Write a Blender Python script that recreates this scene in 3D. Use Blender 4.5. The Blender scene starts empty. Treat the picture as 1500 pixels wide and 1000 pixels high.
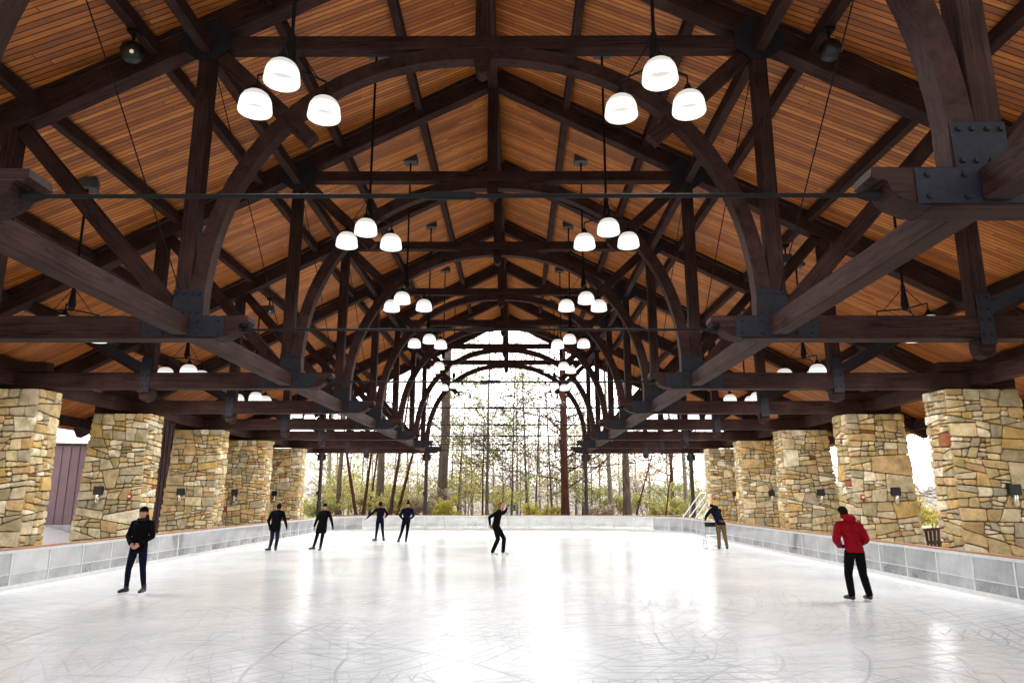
import bpy, bmesh, math, random
from mathutils import Vector, Matrix, Quaternion, noise
R = math.radians
V = Vector
scene = bpy.context.scene
world = bpy.data.worlds.new("World"); scene.world = world
col = scene.collection
rnd = random.Random(7)

# ------------------------------------------------------------------ helpers
def link(name, me, mat=None, parent=None, label=None, cat=None, group=None, kind=None, mw=None):
    o = bpy.data.objects.new(name, me); col.objects.link(o)
    if mat is not None and me is not None and not me.materials:
        for m in (mat if isinstance(mat, (list, tuple)) else [mat]): me.materials.append(m)
    if mw is not None: o.matrix_local = mw
    if parent is not None: o.parent = parent
    tag(o, label, cat, group, kind)
    return o
def tag(o, label=None, cat=None, group=None, kind=None):
    if label: o['label'] = label
    if cat: o['category'] = cat
    if group: o['group'] = group
    if kind: o['kind'] = kind
    return o
def empty(name, loc, label=None, cat=None, group=None, rz=0):
    o = link(name, None, label=label, cat=cat, group=group)
    o.location = loc; o.rotation_euler = (0, 0, rz)
    return o
def copy_tree(o, parent=None):
    c = o.copy(); col.objects.link(c)
    if parent is not None: c.parent = parent
    for ch in list(o.children): copy_tree(ch, c)
    return c
def tomesh(bm, name='m', smooth=False):
    me = bpy.data.meshes.new(name)
    bmesh.ops.recalc_face_normals(bm, faces=bm.faces)
    bm.to_mesh(me); bm.free()
    if smooth:
        for p in me.polygons: p.use_smooth = True
    return me
def box(bm, lo, hi, bev=0.0, mat_index=0):
    vs = [bm.verts.new((x, y, z)) for x in (lo[0], hi[0]) for y in (lo[1], hi[1]) for z in (lo[2], hi[2])]
    F = [(0, 1, 3, 2), (4, 6, 7, 5), (0, 4, 5, 1), (2, 3, 7, 6), (0, 2, 6, 4), (1, 5, 7, 3)]
    fs = [bm.faces.new([vs[i] for i in f]) for f in F]
    for f in fs: f.material_index = mat_index
    if bev > 0:
        es = list({e for f in fs for e in f.edges})
        bmesh.ops.bevel(bm, geom=es, offset=bev, segments=1, affect='EDGES', profile=.5)
    return vs
def tube(bm, pts, rads, seg=8, cap=True, ell=1.0):
    pts = [V(p) for p in pts]; n = len(pts); rings = []
    if not isinstance(rads, (list, tuple)): rads = [rads]*n
    up = None
    for i, p in enumerate(pts):
        d = (pts[min(i+1, n-1)] - pts[max(i-1, 0)])
        if d.length < 1e-9: d = V((0, 0, 1))
        d.normalize()
        if up is None:
            up = V((0, 0, 1)) if abs(d.z) < .9 else V((0, 1, 0))
        s = d.cross(up)
        if s.length < 1e-6: s = d.cross(V((1, 0, 0)))
        s.normalize(); up = s.cross(d).normalized()
        r = rads[i]
        rings.append([bm.verts.new(p + s*math.cos(2*math.pi*k/seg)*r + up*math.sin(2*math.pi*k/seg)*r*ell) for k in range(seg)])
    for i in range(n-1):
        for k in range(seg):
            bm.faces.new((rings[i][k], rings[i][(k+1) % seg], rings[i+1][(k+1) % seg], rings[i+1][k]))
    if cap:
        bm.faces.new(rings[0][::-1]); bm.faces.new(rings[-1])
def lathe(bm, prof, c=(0, 0, 0), seg=24, cap=False):
    rings = []
    for r, z in prof:
        rings.append([bm.verts.new((c[0]+r*math.cos(2*math.pi*k/seg), c[1]+r*math.sin(2*math.pi*k/seg), c[2]+z)) for k in range(seg)])
    for i in range(len(rings)-1):
        for k in range(seg):
            bm.faces.new((rings[i][k], rings[i][(k+1) % seg], rings[i+1][(k+1) % seg], rings[i+1][k]))
    if cap:
        bm.faces.new(rings[0][::-1]); bm.faces.new(rings[-1])
def prism(bm, poly, y0, y1, bev=0.0):
    """poly in XZ, extruded along Y"""
    a = [bm.verts.new((x, y0, z)) for x, z in poly]; b = [bm.verts.new((x, y1, z)) for x, z in poly]
    n = len(poly); fs = [bm.faces.new(a), bm.faces.new(b[::-1])]
    for i in range(n): fs.append(bm.faces.new((a[i], b[i], b[(i+1) % n], a[(i+1) % n])))
    if bev > 0:
        es = [e for e in fs[0].edges] + [e for e in fs[1].edges]
        bmesh.ops.bevel(bm, geom=es, offset=bev, segments=1, affect='EDGES')

# ------------------------------------------------------------------ materials
def newmat(name):
    m = bpy.data.materials.new(name); m.use_nodes = True
    nt = m.node_tree; nt.nodes.clear()
    out = nt.nodes.new('ShaderNodeOutputMaterial')
    return m, nt, out
def N(nt, t, **kw):
    n = nt.nodes.new(t)
    for k, v in kw.items():
        if k == 'ins':
            for kk, vv in v.items(): n.inputs[kk].default_value = vv
        else: setattr(n, k, v)
    return n
def ramp(nt, stops, interp='LINEAR'):
    n = nt.nodes.new('ShaderNodeValToRGB'); cr = n.color_ramp; cr.interpolation = interp
    while len(cr.elements) < len(stops): cr.elements.new(.5)
    for e, (p, c) in zip(cr.elements, stops):
        e.position = p; e.color = (*c, 1) if len(c) == 3 else c
    return n
def simple(name, c, rough=.6, metal=0, spec=.5, noise_amt=.25, scale=8, bump=0.0, coat=0):
    m, nt, out = newmat(name); L = nt.links.new
    b = N(nt, 'ShaderNodeBsdfPrincipled', ins={'Roughness': rough, 'Metallic': metal, 'Specular IOR Level': spec, 'Coat Weight': coat})
    tc = N(nt, 'ShaderNodeTexCoord'); nz = N(nt, 'ShaderNodeTexNoise', ins={'Scale': scale, 'Detail': 5})
    L(tc.outputs['Object'], nz.inputs['Vector'])
    lo = [x*(1-noise_amt) for x in c]; hi = [min(1, x*(1+noise_amt)) for x in c]
    rp = ramp(nt, [(.3, lo), (.7, hi)]); L(nz.outputs['Fac'], rp.inputs[0]); L(rp.outputs[0], b.inputs['Base Color'])
    if bump:
        bp = N(nt, 'ShaderNodeBump', ins={'Strength': bump, 'Distance': .01}); L(nz.outputs['Fac'], bp.inputs['Height']); L(bp.outputs[0], b.inputs['Normal'])
    L(b.outputs[0], out.inputs[0]); return m

def timber_mat(name, dark, light, axis_scale=(1.2, 22, 22)):
    m, nt, out = newmat(name); L = nt.links.new
    b = N(nt, 'ShaderNodeBsdfPrincipled', ins={'Roughness': .6, 'Specular IOR Level': .06})
    tc = N(nt, 'ShaderNodeTexCoord'); mp = N(nt, 'ShaderNodeMapping', ins={'Scale': axis_scale})
    oi = N(nt, 'ShaderNodeObjectInfo'); ad = N(nt, 'ShaderNodeVectorMath', operation='ADD')
    cmb = N(nt, 'ShaderNodeCombineXYZ'); ml = N(nt, 'ShaderNodeMath', operation='MULTIPLY', ins={1: 37.})
    L(oi.outputs['Random'], ml.inputs[0]); L(ml.outputs[0], cmb.inputs[0]); L(ml.outputs[0], cmb.inputs[1])
    L(tc.outputs['Object'], mp.inputs[0]); L(mp.outputs[0], ad.inputs[0]); L(cmb.outputs[0], ad.inputs[1])
    n1 = N(nt, 'ShaderNodeTexNoise', ins={'Scale': 1.0, 'Detail': 7, 'Roughness': .65, 'Distortion': .6}); L(ad.outputs[0], n1.inputs['Vector'])
    n2 = N(nt, 'ShaderNodeTexNoise', ins={'Scale': 1.3, 'Detail': 3}); L(tc.outputs['Object'], n2.inputs['Vector'])
    mx = N(nt, 'ShaderNodeMath', operation='MULTIPLY_ADD', ins={1: .45, 2: .0})
    L(n2.outputs['Fac'], mx.inputs[0])
    ad2 = N(nt, 'ShaderNodeMath', operation='MULTIPLY_ADD', ins={1: .55}); L(n1.outputs['Fac'], ad2.inputs[0]); L(mx.outputs[0], ad2.inputs[2])
    rp = ramp(nt, [(.3, dark), (.52, [(a+b2)/2 for a, b2 in zip(dark, light)]), (.72, light)]); L(ad2.outputs[0], rp.inputs[0])
    # thin dark drying cracks along the grain
    mc = N(nt, 'ShaderNodeMapping', ins={'Scale': (axis_scale[0]*.35, axis_scale[1]*.75, axis_scale[2]*.75)}); L(tc.outputs['Object'], mc.inputs[0])
    ac = N(nt, 'ShaderNodeVectorMath', operation='ADD'); L(mc.outputs[0], ac.inputs[0]); L(cmb.outputs[0], ac.inputs[1])
    nc = N(nt, 'ShaderNodeTexNoise', ins={'Scale': 1., 'Detail': 2., 'Distortion': .3}); L(ac.outputs[0], nc.inputs['Vector'])
    c0 = N(nt, 'ShaderNodeMath', operation='SUBTRACT', ins={1: .5}); L(nc.outputs['Fac'], c0.inputs[0]); c1_ = N(nt, 'ShaderNodeMath', operation='ABSOLUTE'); L(c0.outputs[0], c1_.inputs[0])
    cr_ = N(nt, 'ShaderNodeMapRange', ins={'From Min': .004, 'From Max': .02, 'To Min': .75 if axis_scale[0] < 2 else 0., 'To Max': 0.}); L(c1_.outputs[0], cr_.inputs[0])
    cx = N(nt, 'ShaderNodeMix', data_type='RGBA', ins={7: (.006, .003, .003, 1)}); L(cr_.outputs[0], cx.inputs[0]); L(rp.outputs[0], cx.inputs[6])
    L(cx.outputs[2], b.inputs['Base Color'])
    bp = N(nt, 'ShaderNodeBump', ins={'Strength': .5, 'Distance': .012}); L(n1.outputs['Fac'], bp.inputs['Height']); L(bp.outputs[0], b.inputs['Normal'])
    L(b.outputs[0], out.inputs[0]); return m
M = {}
M['timber'] = timber_mat('stained_timber', (.010, .0044, .0038), (.072, .036, .032))
M['timber_iso'] = timber_mat('stained_timber_curved', (.010, .0044, .0038), (.072, .036, .032), (5, 16, 5))
M['plate'] = simple('painted_steel_plate', (.012, .0125, .019), .6, .0, noise_amt=.3, scale=14, bump=.1)
M['plate'].node_tree.nodes['Principled BSDF'].inputs['Specular IOR Level'].default_value = .25
M['iron'] = simple('dark_iron', (.006, .0055, .006), .6, .0, spec=.15)
M['column'] = simple('brown_steel_column', (.018, .009, .008), .5, .0)
M['cabinet'] = simple('grey_box', (.05, .05, .055), .5)
M['siding'] = simple('purple_siding', (.23, .135, .15), .6, noise_amt=.12, scale=2)
M['siding_shaded'] = simple('shaded_purple_siding', (.07, .03, .034), .6, noise_amt=.15, scale=2)  # purple siding again, with the side wall's shade put into its colour
M['shingle'] = simple('roof_shingle', (.08, .06, .05), .9, noise_amt=.4, scale=6, bump=.4)
M['concrete'] = simple('concrete_floor', (.5, .49, .47), .8, noise_amt=.15, scale=3, bump=.15)
M['white_metal'] = simple('white_powder_coat', (.72, .73, .73), .35, noise_amt=.06, scale=4)
M['alu'] = simple('brushed_aluminium', (.62, .64, .66), .3, .7, noise_amt=.1)
M['chrome'] = simple('chrome', (.75, .72, .66), .16, 1.0, noise_amt=.05)
M['kick'] = simple('white_kick_plate', (.70, .71, .70), .4, noise_amt=.08, scale=6)
M['cap'] = simple('tan_cap_rail', (.42, .21, .11), .5, noise_amt=.2, scale=9)
M['red'] = simple('red_alarm', (.45, .02, .02), .35)
M['black'] = simple('black_housing', (.004, .004, .005), .4)
M['snow'] = simple('old_snow', (.9, .88, .86), .9, noise_amt=.08, scale=3, bump=.5)
M['railwood'] = simple('weathered_rail_wood', (.10, .055, .035), .7, noise_amt=.35, scale=12, bump=.3)
M['slatwood'] = simple('pale_slat_wood', (.6, .5, .42), .6, noise_amt=.2, scale=12)

def deck_mat():
    m, nt, out = newmat('tongue_and_groove_deck'); L = nt.links.new
    b = N(nt, 'ShaderNodeBsdfPrincipled', ins={'Roughness': .55, 'Specular IOR Level': .42})
    tc = N(nt, 'ShaderNodeTexCoord'); sp = N(nt, 'ShaderNodeSeparateXYZ'); L(tc.outputs['Object'], sp.inputs[0])
    def m2(op, a, bb, c=None):
        n = N(nt, 'ShaderNodeMath', operation=op)
        for i, x in enumerate((a, bb, c)):
            if x is None: continue
            if isinstance(x, (int, float)): n.inputs[i].default_value = x
            else: L(x, n.inputs[i])
        return n.outputs[0]
    # local x = distance up the slope, local y = along the building
    v = m2('MULTIPLY_ADD', sp.outputs[0], -.10, sp.outputs[1])
    s = m2('DIVIDE', v, .142)
    idx = m2('FLOOR', s, 0.); fr = m2('FRACT', s, 0.)
    wn = N(nt, 'ShaderNodeTexWhiteNoise', noise_dimensions='1D'); L(idx, wn.inputs['W'])
    off = m2('MULTIPLY', wn.outputs['Value'], 9.)
    seg = m2('DIVIDE', m2('ADD', sp.outputs[0], off), 7.3); sidx = m2('FLOOR', seg, 0.); sfr = m2('FRACT', seg, 0.)
    cb = N(nt, 'ShaderNodeCombineXYZ'); L(idx, cb.inputs[0]); L(sidx, cb.inputs[1])
    wn2 = N(nt, 'ShaderNodeTexWhiteNoise', noise_dimensions='2D'); L(cb.outputs[0], wn2.inputs['Vector'])
    rp = ramp(nt, [(0, (.31, .088, .011)), (.35, (.43, .130, .017)), (.7, (.53, .172, .026)), (1, (.64, .235, .044))]); L(wn2.outputs['Value'], rp.inputs[0])
    # grain along boards
    cg = N(nt, 'ShaderNodeCombineXYZ'); L(m2('MULTIPLY', sp.outputs[0], 1.6), cg.inputs[0]); L(m2('MULTIPLY', v, 38.), cg.inputs[1]); L(m2('MULTIPLY', idx, 3.1), cg.inputs[2])
    g = N(nt, 'ShaderNodeTexNoise', ins={'Scale': 1., 'Detail': 6, 'Roughness': .6, 'Distortion': .8}); L(cg.outputs[0], g.inputs['Vector'])
    gr = ramp(nt, [(.3, (.55, .5, .45)), (.6, (1.12, 1.1, 1.05))]); L(g.outputs['Fac'], gr.inputs[0])
    mx = N(nt, 'ShaderNodeMix', data_type='RGBA', blend_type='MULTIPLY', ins={0: 1.}); L(rp.outputs[0], mx.inputs[6]); L(gr.outputs[0], mx.inputs[7])
    # weathered darker stains, large
    st = N(nt, 'ShaderNodeTexNoise', ins={'Scale': .5, 'Detail': 4}); L(tc.outputs['Object'], st.inputs['Vector'])
    sr = ramp(nt, [(.35, (.78, .74, .7)), (.6, (1.05, 1.05, 1.05))]); L(st.outputs['Fac'], sr.inputs[0])
    mx2 = N(nt, 'ShaderNodeMix', data_type='RGBA', blend_type='MULTIPLY', ins={0: 1.}); L(mx.outputs[2], mx2.inputs[6]); L(sr.outputs[0], mx2.inputs[7])
    # groove between boards
    d = m2('ABSOLUTE', m2('SUBTRACT', fr, .5), 0.)
    gv = N(nt, 'ShaderNodeMapRange', interpolation_type='SMOOTHSTEP', ins={'From Min': .37, 'From Max': .46}); L(d, gv.inputs[0])
    de = m2('ABSOLUTE', m2('SUBTRACT', sfr, .5), 0.)
    ge = N(nt, 'ShaderNodeMapRange', ins={'From Min': .4985, 'From Max': .4995}); L(de, ge.inputs[0])
    gg = m2('MAXIMUM', gv.outputs[0], ge.outputs[0])
    mx3 = N(nt, 'ShaderNodeMix', data_type='RGBA', ins={7: (.018, .007, .004, 1)}); L(gg, mx3.inputs[0]); L(mx2.outputs[2], mx3.inputs[6])
    L(mx3.outputs[2], b.inputs['Base Color'])
    h = m2('SUBTRACT', m2('MULTIPLY', g.outputs['Fac'], .12), gg)
    bp = N(nt, 'ShaderNodeBump', ins={'Strength': .6, 'Distance': .01}); L(h, bp.inputs['Height']); L(bp.outputs[0], b.inputs['Normal'])
    L(b.outputs[0], out.inputs[0]); return m
M['deck'] = deck_mat()

def stone_mat():
    m, nt, out = newmat('rubble_stone'); L = nt.links.new
    b = N(nt, 'ShaderNodeBsdfPrincipled', ins={'Roughness': .85, 'Specular IOR Level': .25})
    ge = N(nt, 'ShaderNodeNewGeometry'); tc = N(nt, 'ShaderNodeTexCoord')
    rp = ramp(nt, [(0, (.60, .42, .21)), (.14, (.50, .39, .21)), (.28, (.74, .60, .36)), (.42, (.42, .37, .26)), (.54, (.58, .39, .15)), (.63, (.62, .52, .35)),
                   (.74, (.80, .72, .54)), (.84, (.46, .32, .15)), (.90, (.48, .40, .29)), (.955, (.30, .10, .05)), (.975, (.40, .33, .2))], 'CONSTANT')
    L(ge.outputs['Random Per Island'], rp.inputs[0])
    n1 = N(nt, 'ShaderNodeTexNoise', ins={'Scale': 3.2, 'Detail': 8, 'Roughness': .65}); L(tc.outputs['Object'], n1.inputs['Vector'])
    r1 = ramp(nt, [(.28, (.55, .5, .42)), (.5, (.95, .93, .9)), (.72, (1.3, 1.28, 1.2))]); L(n1.outputs['Fac'], r1.inputs[0])
    mx = N(nt, 'ShaderNodeMix', data_type='RGBA', blend_type='MULTIPLY', ins={0: 1.}); L(rp.outputs[0], mx.inputs[6]); L(r1.outputs[0], mx.inputs[7])
    # lichen and rust blotches
    n2 = N(nt, 'ShaderNodeTexNoise', ins={'Scale': 1.7, 'Detail': 6, 'Roughness': .7}); L(tc.outputs['Object'], n2.inputs['Vector'])
    r2 = ramp(nt, [(.52, (0, 0, 0)), (.68, (.75, .75, .75))]); L(n2.outputs['Fac'], r2.inputs[0])
    mx2 = N(nt, 'ShaderNodeMix', data_type='RGBA', ins={7: (.27, .25, .09, 1)}); L(r2.outputs[0], mx2.inputs[0]); L(mx.outputs[2], mx2.inputs[6])
    mp = N(nt, 'ShaderNodeMapping', ins={'Location': (5, 9, 2)}); L(tc.outputs['Object'], mp.inputs[0])
    n3 = N(nt, 'ShaderNodeTexNoise', ins={'Scale': 2.6, 'Detail': 9, 'Roughness': .75}); L(mp.outputs[0], n3.inputs['Vector'])
    r3 = ramp(nt, [(.58, (0, 0, 0)), (.66, (.8, .8, .8))]); L(n3.outputs['Fac'], r3.inputs[0])
    mx3 = N(nt, 'ShaderNodeMix', data_type='RGBA', ins={7: (.42, .20, .06, 1)}); L(r3.outputs[0], mx3.inputs[0]); L(mx2.outputs[2], mx3.inputs[6])
    L(mx3.outputs[2], b.inputs['Base Color'])
    n4 = N(nt, 'ShaderNodeTexNoise', ins={'Scale': 22., 'Detail': 8, 'Roughness': .7}); L(tc.outputs['Object'], n4.inputs['Vector'])
    bp = N(nt, 'ShaderNodeBump', ins={'Strength': .7, 'Distance': .025}); L(n4.outputs['Fac'], bp.inputs['Height']); L(bp.outputs[0], b.inputs['Normal'])
    L(b.outputs[0], out.inputs[0]); return m
M['stone'] = stone_mat()
M['mortar'] = simple('dark_joint', (.17, .13, .08), .95, noise_amt=.4, scale=10)

def ice_mat():
    m, nt, out = newmat('skated_ice'); L = nt.links.new
    b = N(nt, 'ShaderNodeBsdfPrincipled', ins={'IOR': 1.31, 'Specular IOR Level': .42})
    tc = N(nt, 'ShaderNodeTexCoord'); hs = []
    def arcs(cx, cy, scale, thr, mscale, lo, hi, dist):
        """families of fine curved blade marks around a far away centre, broken into strokes"""
        mp = N(nt, 'ShaderNodeMapping', ins={'Location': (-cx, -cy, 0)}); L(tc.outputs['Object'], mp.inputs[0])
        wz = N(nt, 'ShaderNodeTexNoise', ins={'Scale': .16, 'Detail': 1.5, 'Roughness': .4}); L(mp.outputs[0], wz.inputs['Vector'])
        ad = N(nt, 'ShaderNodeVectorMath', operation='MULTIPLY_ADD'); ad.inputs[1].default_value = (dist, dist, 0)
        L(wz.outputs['Color'], ad.inputs[0]); L(mp.outputs[0], ad.inputs[2])
        wv = N(nt, 'ShaderNodeTexWave', wave_type='RINGS', rings_direction='Z', wave_profile='TRI', ins={'Scale': scale, 'Distortion': 0., 'Detail': 0.}); L(ad.outputs[0], wv.inputs['Vector'])
        mr = N(nt, 'ShaderNodeMapRange', ins={'From Min': thr, 'From Max': 1.}); L(wv.outputs['Fac'], mr.inputs[0])
        bz = N(nt, 'ShaderNodeTexNoise', ins={'Scale': mscale*.5, 'Detail': 4, 'Roughness': .6}); L(mp.outputs[0], bz.inputs['Vector'])
        br = N(nt, 'ShaderNodeMapRange', ins={'From Min': lo, 'From Max': hi}); L(bz.outputs['Fac'], br.inputs[0])
        mu = N(nt, 'ShaderNodeMath', operation='MULTIPLY'); L(mr.outputs[0], mu.inputs[0]); L(br.outputs[0], mu.inputs[1]); hs.append(mu.outputs[0])
    arcs(-15, 1, 1.1, .87, .9, .47, .62, 2.2); arcs(15, 14, 1.3, .87, .8, .48, .62, 2.4); arcs(2, -19, .95, .88, 1.0, .50, .64, 1.8)
    arcs(-16, 22, 1.2, .82, .7, .49, .62, 2.4); arcs(14, -2, 1.35, .82, 1.0, .49, .62, 2.2); arcs(0, 34, 1.0, .82, .6, .45, .58, 2.0); arcs(-3, 9, 1.7, .84, 1.3, .54, .68, 3.0)
    arcs(5, 7, 1.9, .84, 1.5, .55, .68, 3.2); arcs(-6, 24, 1.5, .82, 1.1, .52, .64, 2.6); arcs(3, 16, .7, .88, .5, .46, .62, 2.6); arcs(-4, 5, .37, .93, .9, .44, .56, 1.6); arcs(4, 11, .31, .94, .7, .44, .56, 2.2); arcs(9, 5, .44, .93, .9, .45, .57, 1.8)
    fine = hs; hs = []
    arcs(-9, 6, .42, .55, .35, .48, .66, 1.5); arcs(8, 2, .5, .55, .4, .5, .68, 1.5); arcs(1, -12, .38, .6, .45, .5, .66, 1.2); arcs(-2, 26, .45, .6, .35, .5, .66, 2.); arcs(12, 20, .6, .6, .5, .5, .66, 1.8)
    wide = hs[0]
    for h in hs[1:]:
        mxn = N(nt, 'ShaderNodeMath', operation='MAXIMUM'); L(wide, mxn.inputs[0]); L(h, mxn.inputs[1]); wide = mxn.outputs[0]
    hs = fine
    acc = hs[0]
    for h in hs[1:]:
        mxn = N(nt, 'ShaderNodeMath', operation='MAXIMUM'); L(acc, mxn.inputs[0]); L(h, mxn.inputs[1]); acc = mxn.outputs[0]
    fn = N(nt, 'ShaderNodeTexNoise', ins={'Scale': 7., 'Detail': 9, 'Roughness': .75}); L(tc.outputs['Object'], fn.inputs['Vector'])
    ln = N(nt, 'ShaderNodeTexNoise', ins={'Scale': .3, 'Detail': 6, 'Roughness': .6}); L(tc.outputs['Object'], ln.inputs['Vector'])
    c1 = ramp(nt, [(.30, (.76, .785, .805)), (.70, (.86, .88, .89))]); L(ln.outputs['Fac'], c1.inputs[0])
    mx = N(nt, 'ShaderNodeMix', data_type='RGBA', ins={7: (.27, .31, .35, 1)})
    sc = N(nt, 'ShaderNodeMath', operation='MULTIPLY', ins={1: .85}); L(acc, sc.inputs[0]); L(sc.outputs[0], mx.inputs[0])
    mw_ = N(nt, 'ShaderNodeMix', data_type='RGBA', ins={7: (.50, .54, .58, 1)}); s5 = N(nt, 'ShaderNodeMath', operation='MULTIPLY', ins={1: .38}); L(wide, s5.inputs[0]); L(s5.outputs[0], mw_.inputs[0]); L(c1.outputs[0], mw_.inputs[6]); L(mw_.outputs[2], mx.inputs[6])
    L(mx.outputs[2], b.inputs['Base Color'])
    rr = N(nt, 'ShaderNodeMapRange', ins={'From Min': .3, 'From Max': .7, 'To Min': .11, 'To Max': .25}); L(ln.outputs['Fac'], rr.inputs[0])
    ra = N(nt, 'ShaderNodeMath', operation='MULTIPLY_ADD', ins={1: .12}); L(acc, ra.inputs[0]); L(rr.outputs[0], ra.inputs[2]); L(ra.outputs[0], b.inputs['Roughness'])
    hh = N(nt, 'ShaderNodeMath', operation='MULTIPLY_ADD', ins={1: -.65}); fm = N(nt, 'ShaderNodeMath', operation='MULTIPLY', ins={1: .45}); L(fn.outputs['Fac'], fm.inputs[0])
    wl = N(nt, 'ShaderNodeTexNoise', ins={'Scale': 1.7, 'Detail': 2., 'Roughness': .5}); L(tc.outputs['Object'], wl.inputs['Vector'])
    fl = N(nt, 'ShaderNodeTexVoronoi', ins={'Scale': 6.5, 'Randomness': 1.}); L(tc.outputs['Object'], fl.inputs['Vector'])
    fq = N(nt, 'ShaderNodeMapRange', ins={'From Min': .05, 'From Max': .22, 'To Min': -1.2, 'To Max': 0.}); L(fl.outputs['Distance'], fq.inputs[0])
    fz = N(nt, 'ShaderNodeTexNoise', ins={'Scale': .5, 'Detail': 4.}); L(tc.outputs['Object'], fz.inputs['Vector'])
    fy = N(nt, 'ShaderNodeMapRange', ins={'From Min': .48, 'From Max': .62}); L(fz.outputs['Fac'], fy.inputs[0])
    fx = N(nt, 'ShaderNodeMath', operation='MULTIPLY'); L(fq.outputs[0], fx.inputs[0]); L(fy.outputs[0], fx.inputs[1])
    w2 = N(nt, 'ShaderNodeMath', operation='MULTIPLY_ADD', ins={1: 2.2}); L(wl.outputs['Fac'], w2.inputs[0]); L(fx.outputs[0], w2.inputs[2])
    w3 = N(nt, 'ShaderNodeMath', operation='ADD'); L(w2.outputs[0], w3.inputs[0]); L(fm.outputs[0], w3.inputs[1])
    L(acc, hh.inputs[0]); L(w3.outputs[0], hh.inputs[2])
    bp = N(nt, 'ShaderNodeBump', ins={'Strength': .4, 'Distance': .007}); L(hh.outputs[0], bp.inputs['Height']); L(bp.outputs[0], b.inputs['Normal'])
    L(b.outputs[0], out.inputs[0]); return m
M['ice'] = ice_mat()

def ground_mat():
    m, nt, out = newmat('leaf_litter_and_grass'); L = nt.links.new
    b = N(nt, 'ShaderNodeBsdfPrincipled', ins={'Roughness': .95, 'Specular IOR Level': .1})
    tc = N(nt, 'ShaderNodeTexCoord')
    n1 = N(nt, 'ShaderNodeTexNoise', ins={'Scale': .12, 'Detail': 7, 'Roughness': .6}); L(tc.outputs['Object'], n1.inputs['Vector'])
    n2 = N(nt, 'ShaderNodeTexNoise', ins={'Scale': 4., 'Detail': 8, 'Roughness': .75}); L(tc.outputs['Object'], n2.inputs['Vector'])
    r1 = ramp(nt, [(.4, (.22, .16, .10)), (.5, (.26, .22, .12)), (.6, (.14, .19, .06))]); L(n1.outputs['Fac'], r1.inputs[0])
    r2 = ramp(nt, [(.3, (.6, .6, .6)), (.7, (1.35, 1.3, 1.2))]); L(n2.outputs['Fac'], r2.inputs[0])
    mx = N(nt, 'ShaderNodeMix', data_type='RGBA', blend_type='MULTIPLY', ins={0: 1.}); L(r1.outputs[0], mx.inputs[6]); L(r2.outputs[0], mx.inputs[7])
    L(mx.outputs[2], b.inputs['Base Color'])
    bp = N(nt, 'ShaderNodeBump', ins={'Strength': .5, 'Distance': .05}); L(n2.outputs['Fac'], bp.inputs['Height']); L(bp.outputs[0], b.inputs['Normal'])
    L(b.outputs[0], out.inputs[0]); return m
M['ground'] = ground_mat()

def bark_mat(name, a, c):
    m, nt, out = newmat(name); L = nt.links.new
    b = N(nt, 'ShaderNodeBsdfPrincipled', ins={'Roughness': .9, 'Specular IOR Level': .15})
    tc = N(nt, 'ShaderNodeTexCoord'); mp = N(nt, 'ShaderNodeMapping', ins={'Scale': (9, 9, 1.6)}); L(tc.outputs['Object'], mp.inputs[0])
    n1 = N(nt, 'ShaderNodeTexNoise', ins={'Scale': 1., 'Detail': 7, 'Roughness': .7}); L(mp.outputs[0], n1.inputs['Vector'])
    r1 = ramp(nt, [(.35, a), (.65, c)]); L(n1.outputs['Fac'], r1.inputs[0]); L(r1.outputs[0], b.inputs['Base Color'])
    bp = N(nt, 'ShaderNodeBump', ins={'Strength': .8, 'Distance': .04}); L(n1.outputs['Fac'], bp.inputs['Height']); L(bp.outputs[0], b.inputs['Normal'])
    L(b.outputs[0], out.inputs[0]); return m
M['bark_grey'] = bark_mat('grey_brown_bark', (.08, .06, .048), (.25, .20, .16))
M['bark_red'] = bark_mat('red_brown_bark', (.05, .02, .016), (.17, .07, .05))
M['bark_pale'] = bark_mat('pale_bark', (.2, .18, .15), (.42, .39, .34))
def leaf_mat(name, stops, trans=.35):
    m, nt, out = newmat(name); L = nt.links.new
    ge = N(nt, 'ShaderNodeNewGeometry'); r1 = ramp(nt, stops); L(ge.outputs['Random Per Island'], r1.inputs[0])
    d = N(nt, 'ShaderNodeBsdfDiffuse'); t = N(nt, 'ShaderNodeBsdfTranslucent'); mx = N(nt, 'ShaderNodeMixShader', ins={0: trans})
    L(r1.outputs[0], d.inputs[0]); L(r1.outputs[0], t.inputs[0]); L(d.outputs[0], mx.inputs[1]); L(t.outputs[0], mx.inputs[2]); L(mx.outputs[0], out.inputs[0]); return m
M['leaf_pine'] = leaf_mat('pine_needles', [(0, (.15, .19, .05)), (.6, (.28, .31, .09)), (1, (.44, .45, .17))])
M['leaf_olive'] = leaf_mat('olive_leaves', [(0, (.24, .25, .07)), (.5, (.45, .41, .14)), (1, (.62, .54, .24))])
M['leaf_yellow'] = leaf_mat('yellow_leaves', [(0, (.42, .36, .07)), (.5, (.58, .50, .12)), (1, (.68, .62, .24))])
M['leaf_green'] = leaf_mat('fresh_green_leaves', [(0, (.20, .21, .06)), (.5, (.36, .36, .12)), (1, (.54, .52, .24))])
M['leaf_brown'] = leaf_mat('faded_brown_leaves', [(0, (.34, .25, .18)), (.5, (.48, .39, .30)), (1, (.6, .54, .44))])
M['leaf_far'] = leaf_mat('far_wood', [(0, (.36, .32, .33)), (.5, (.48, .43, .45)), (1, (.50, .50, .40))])

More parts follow.
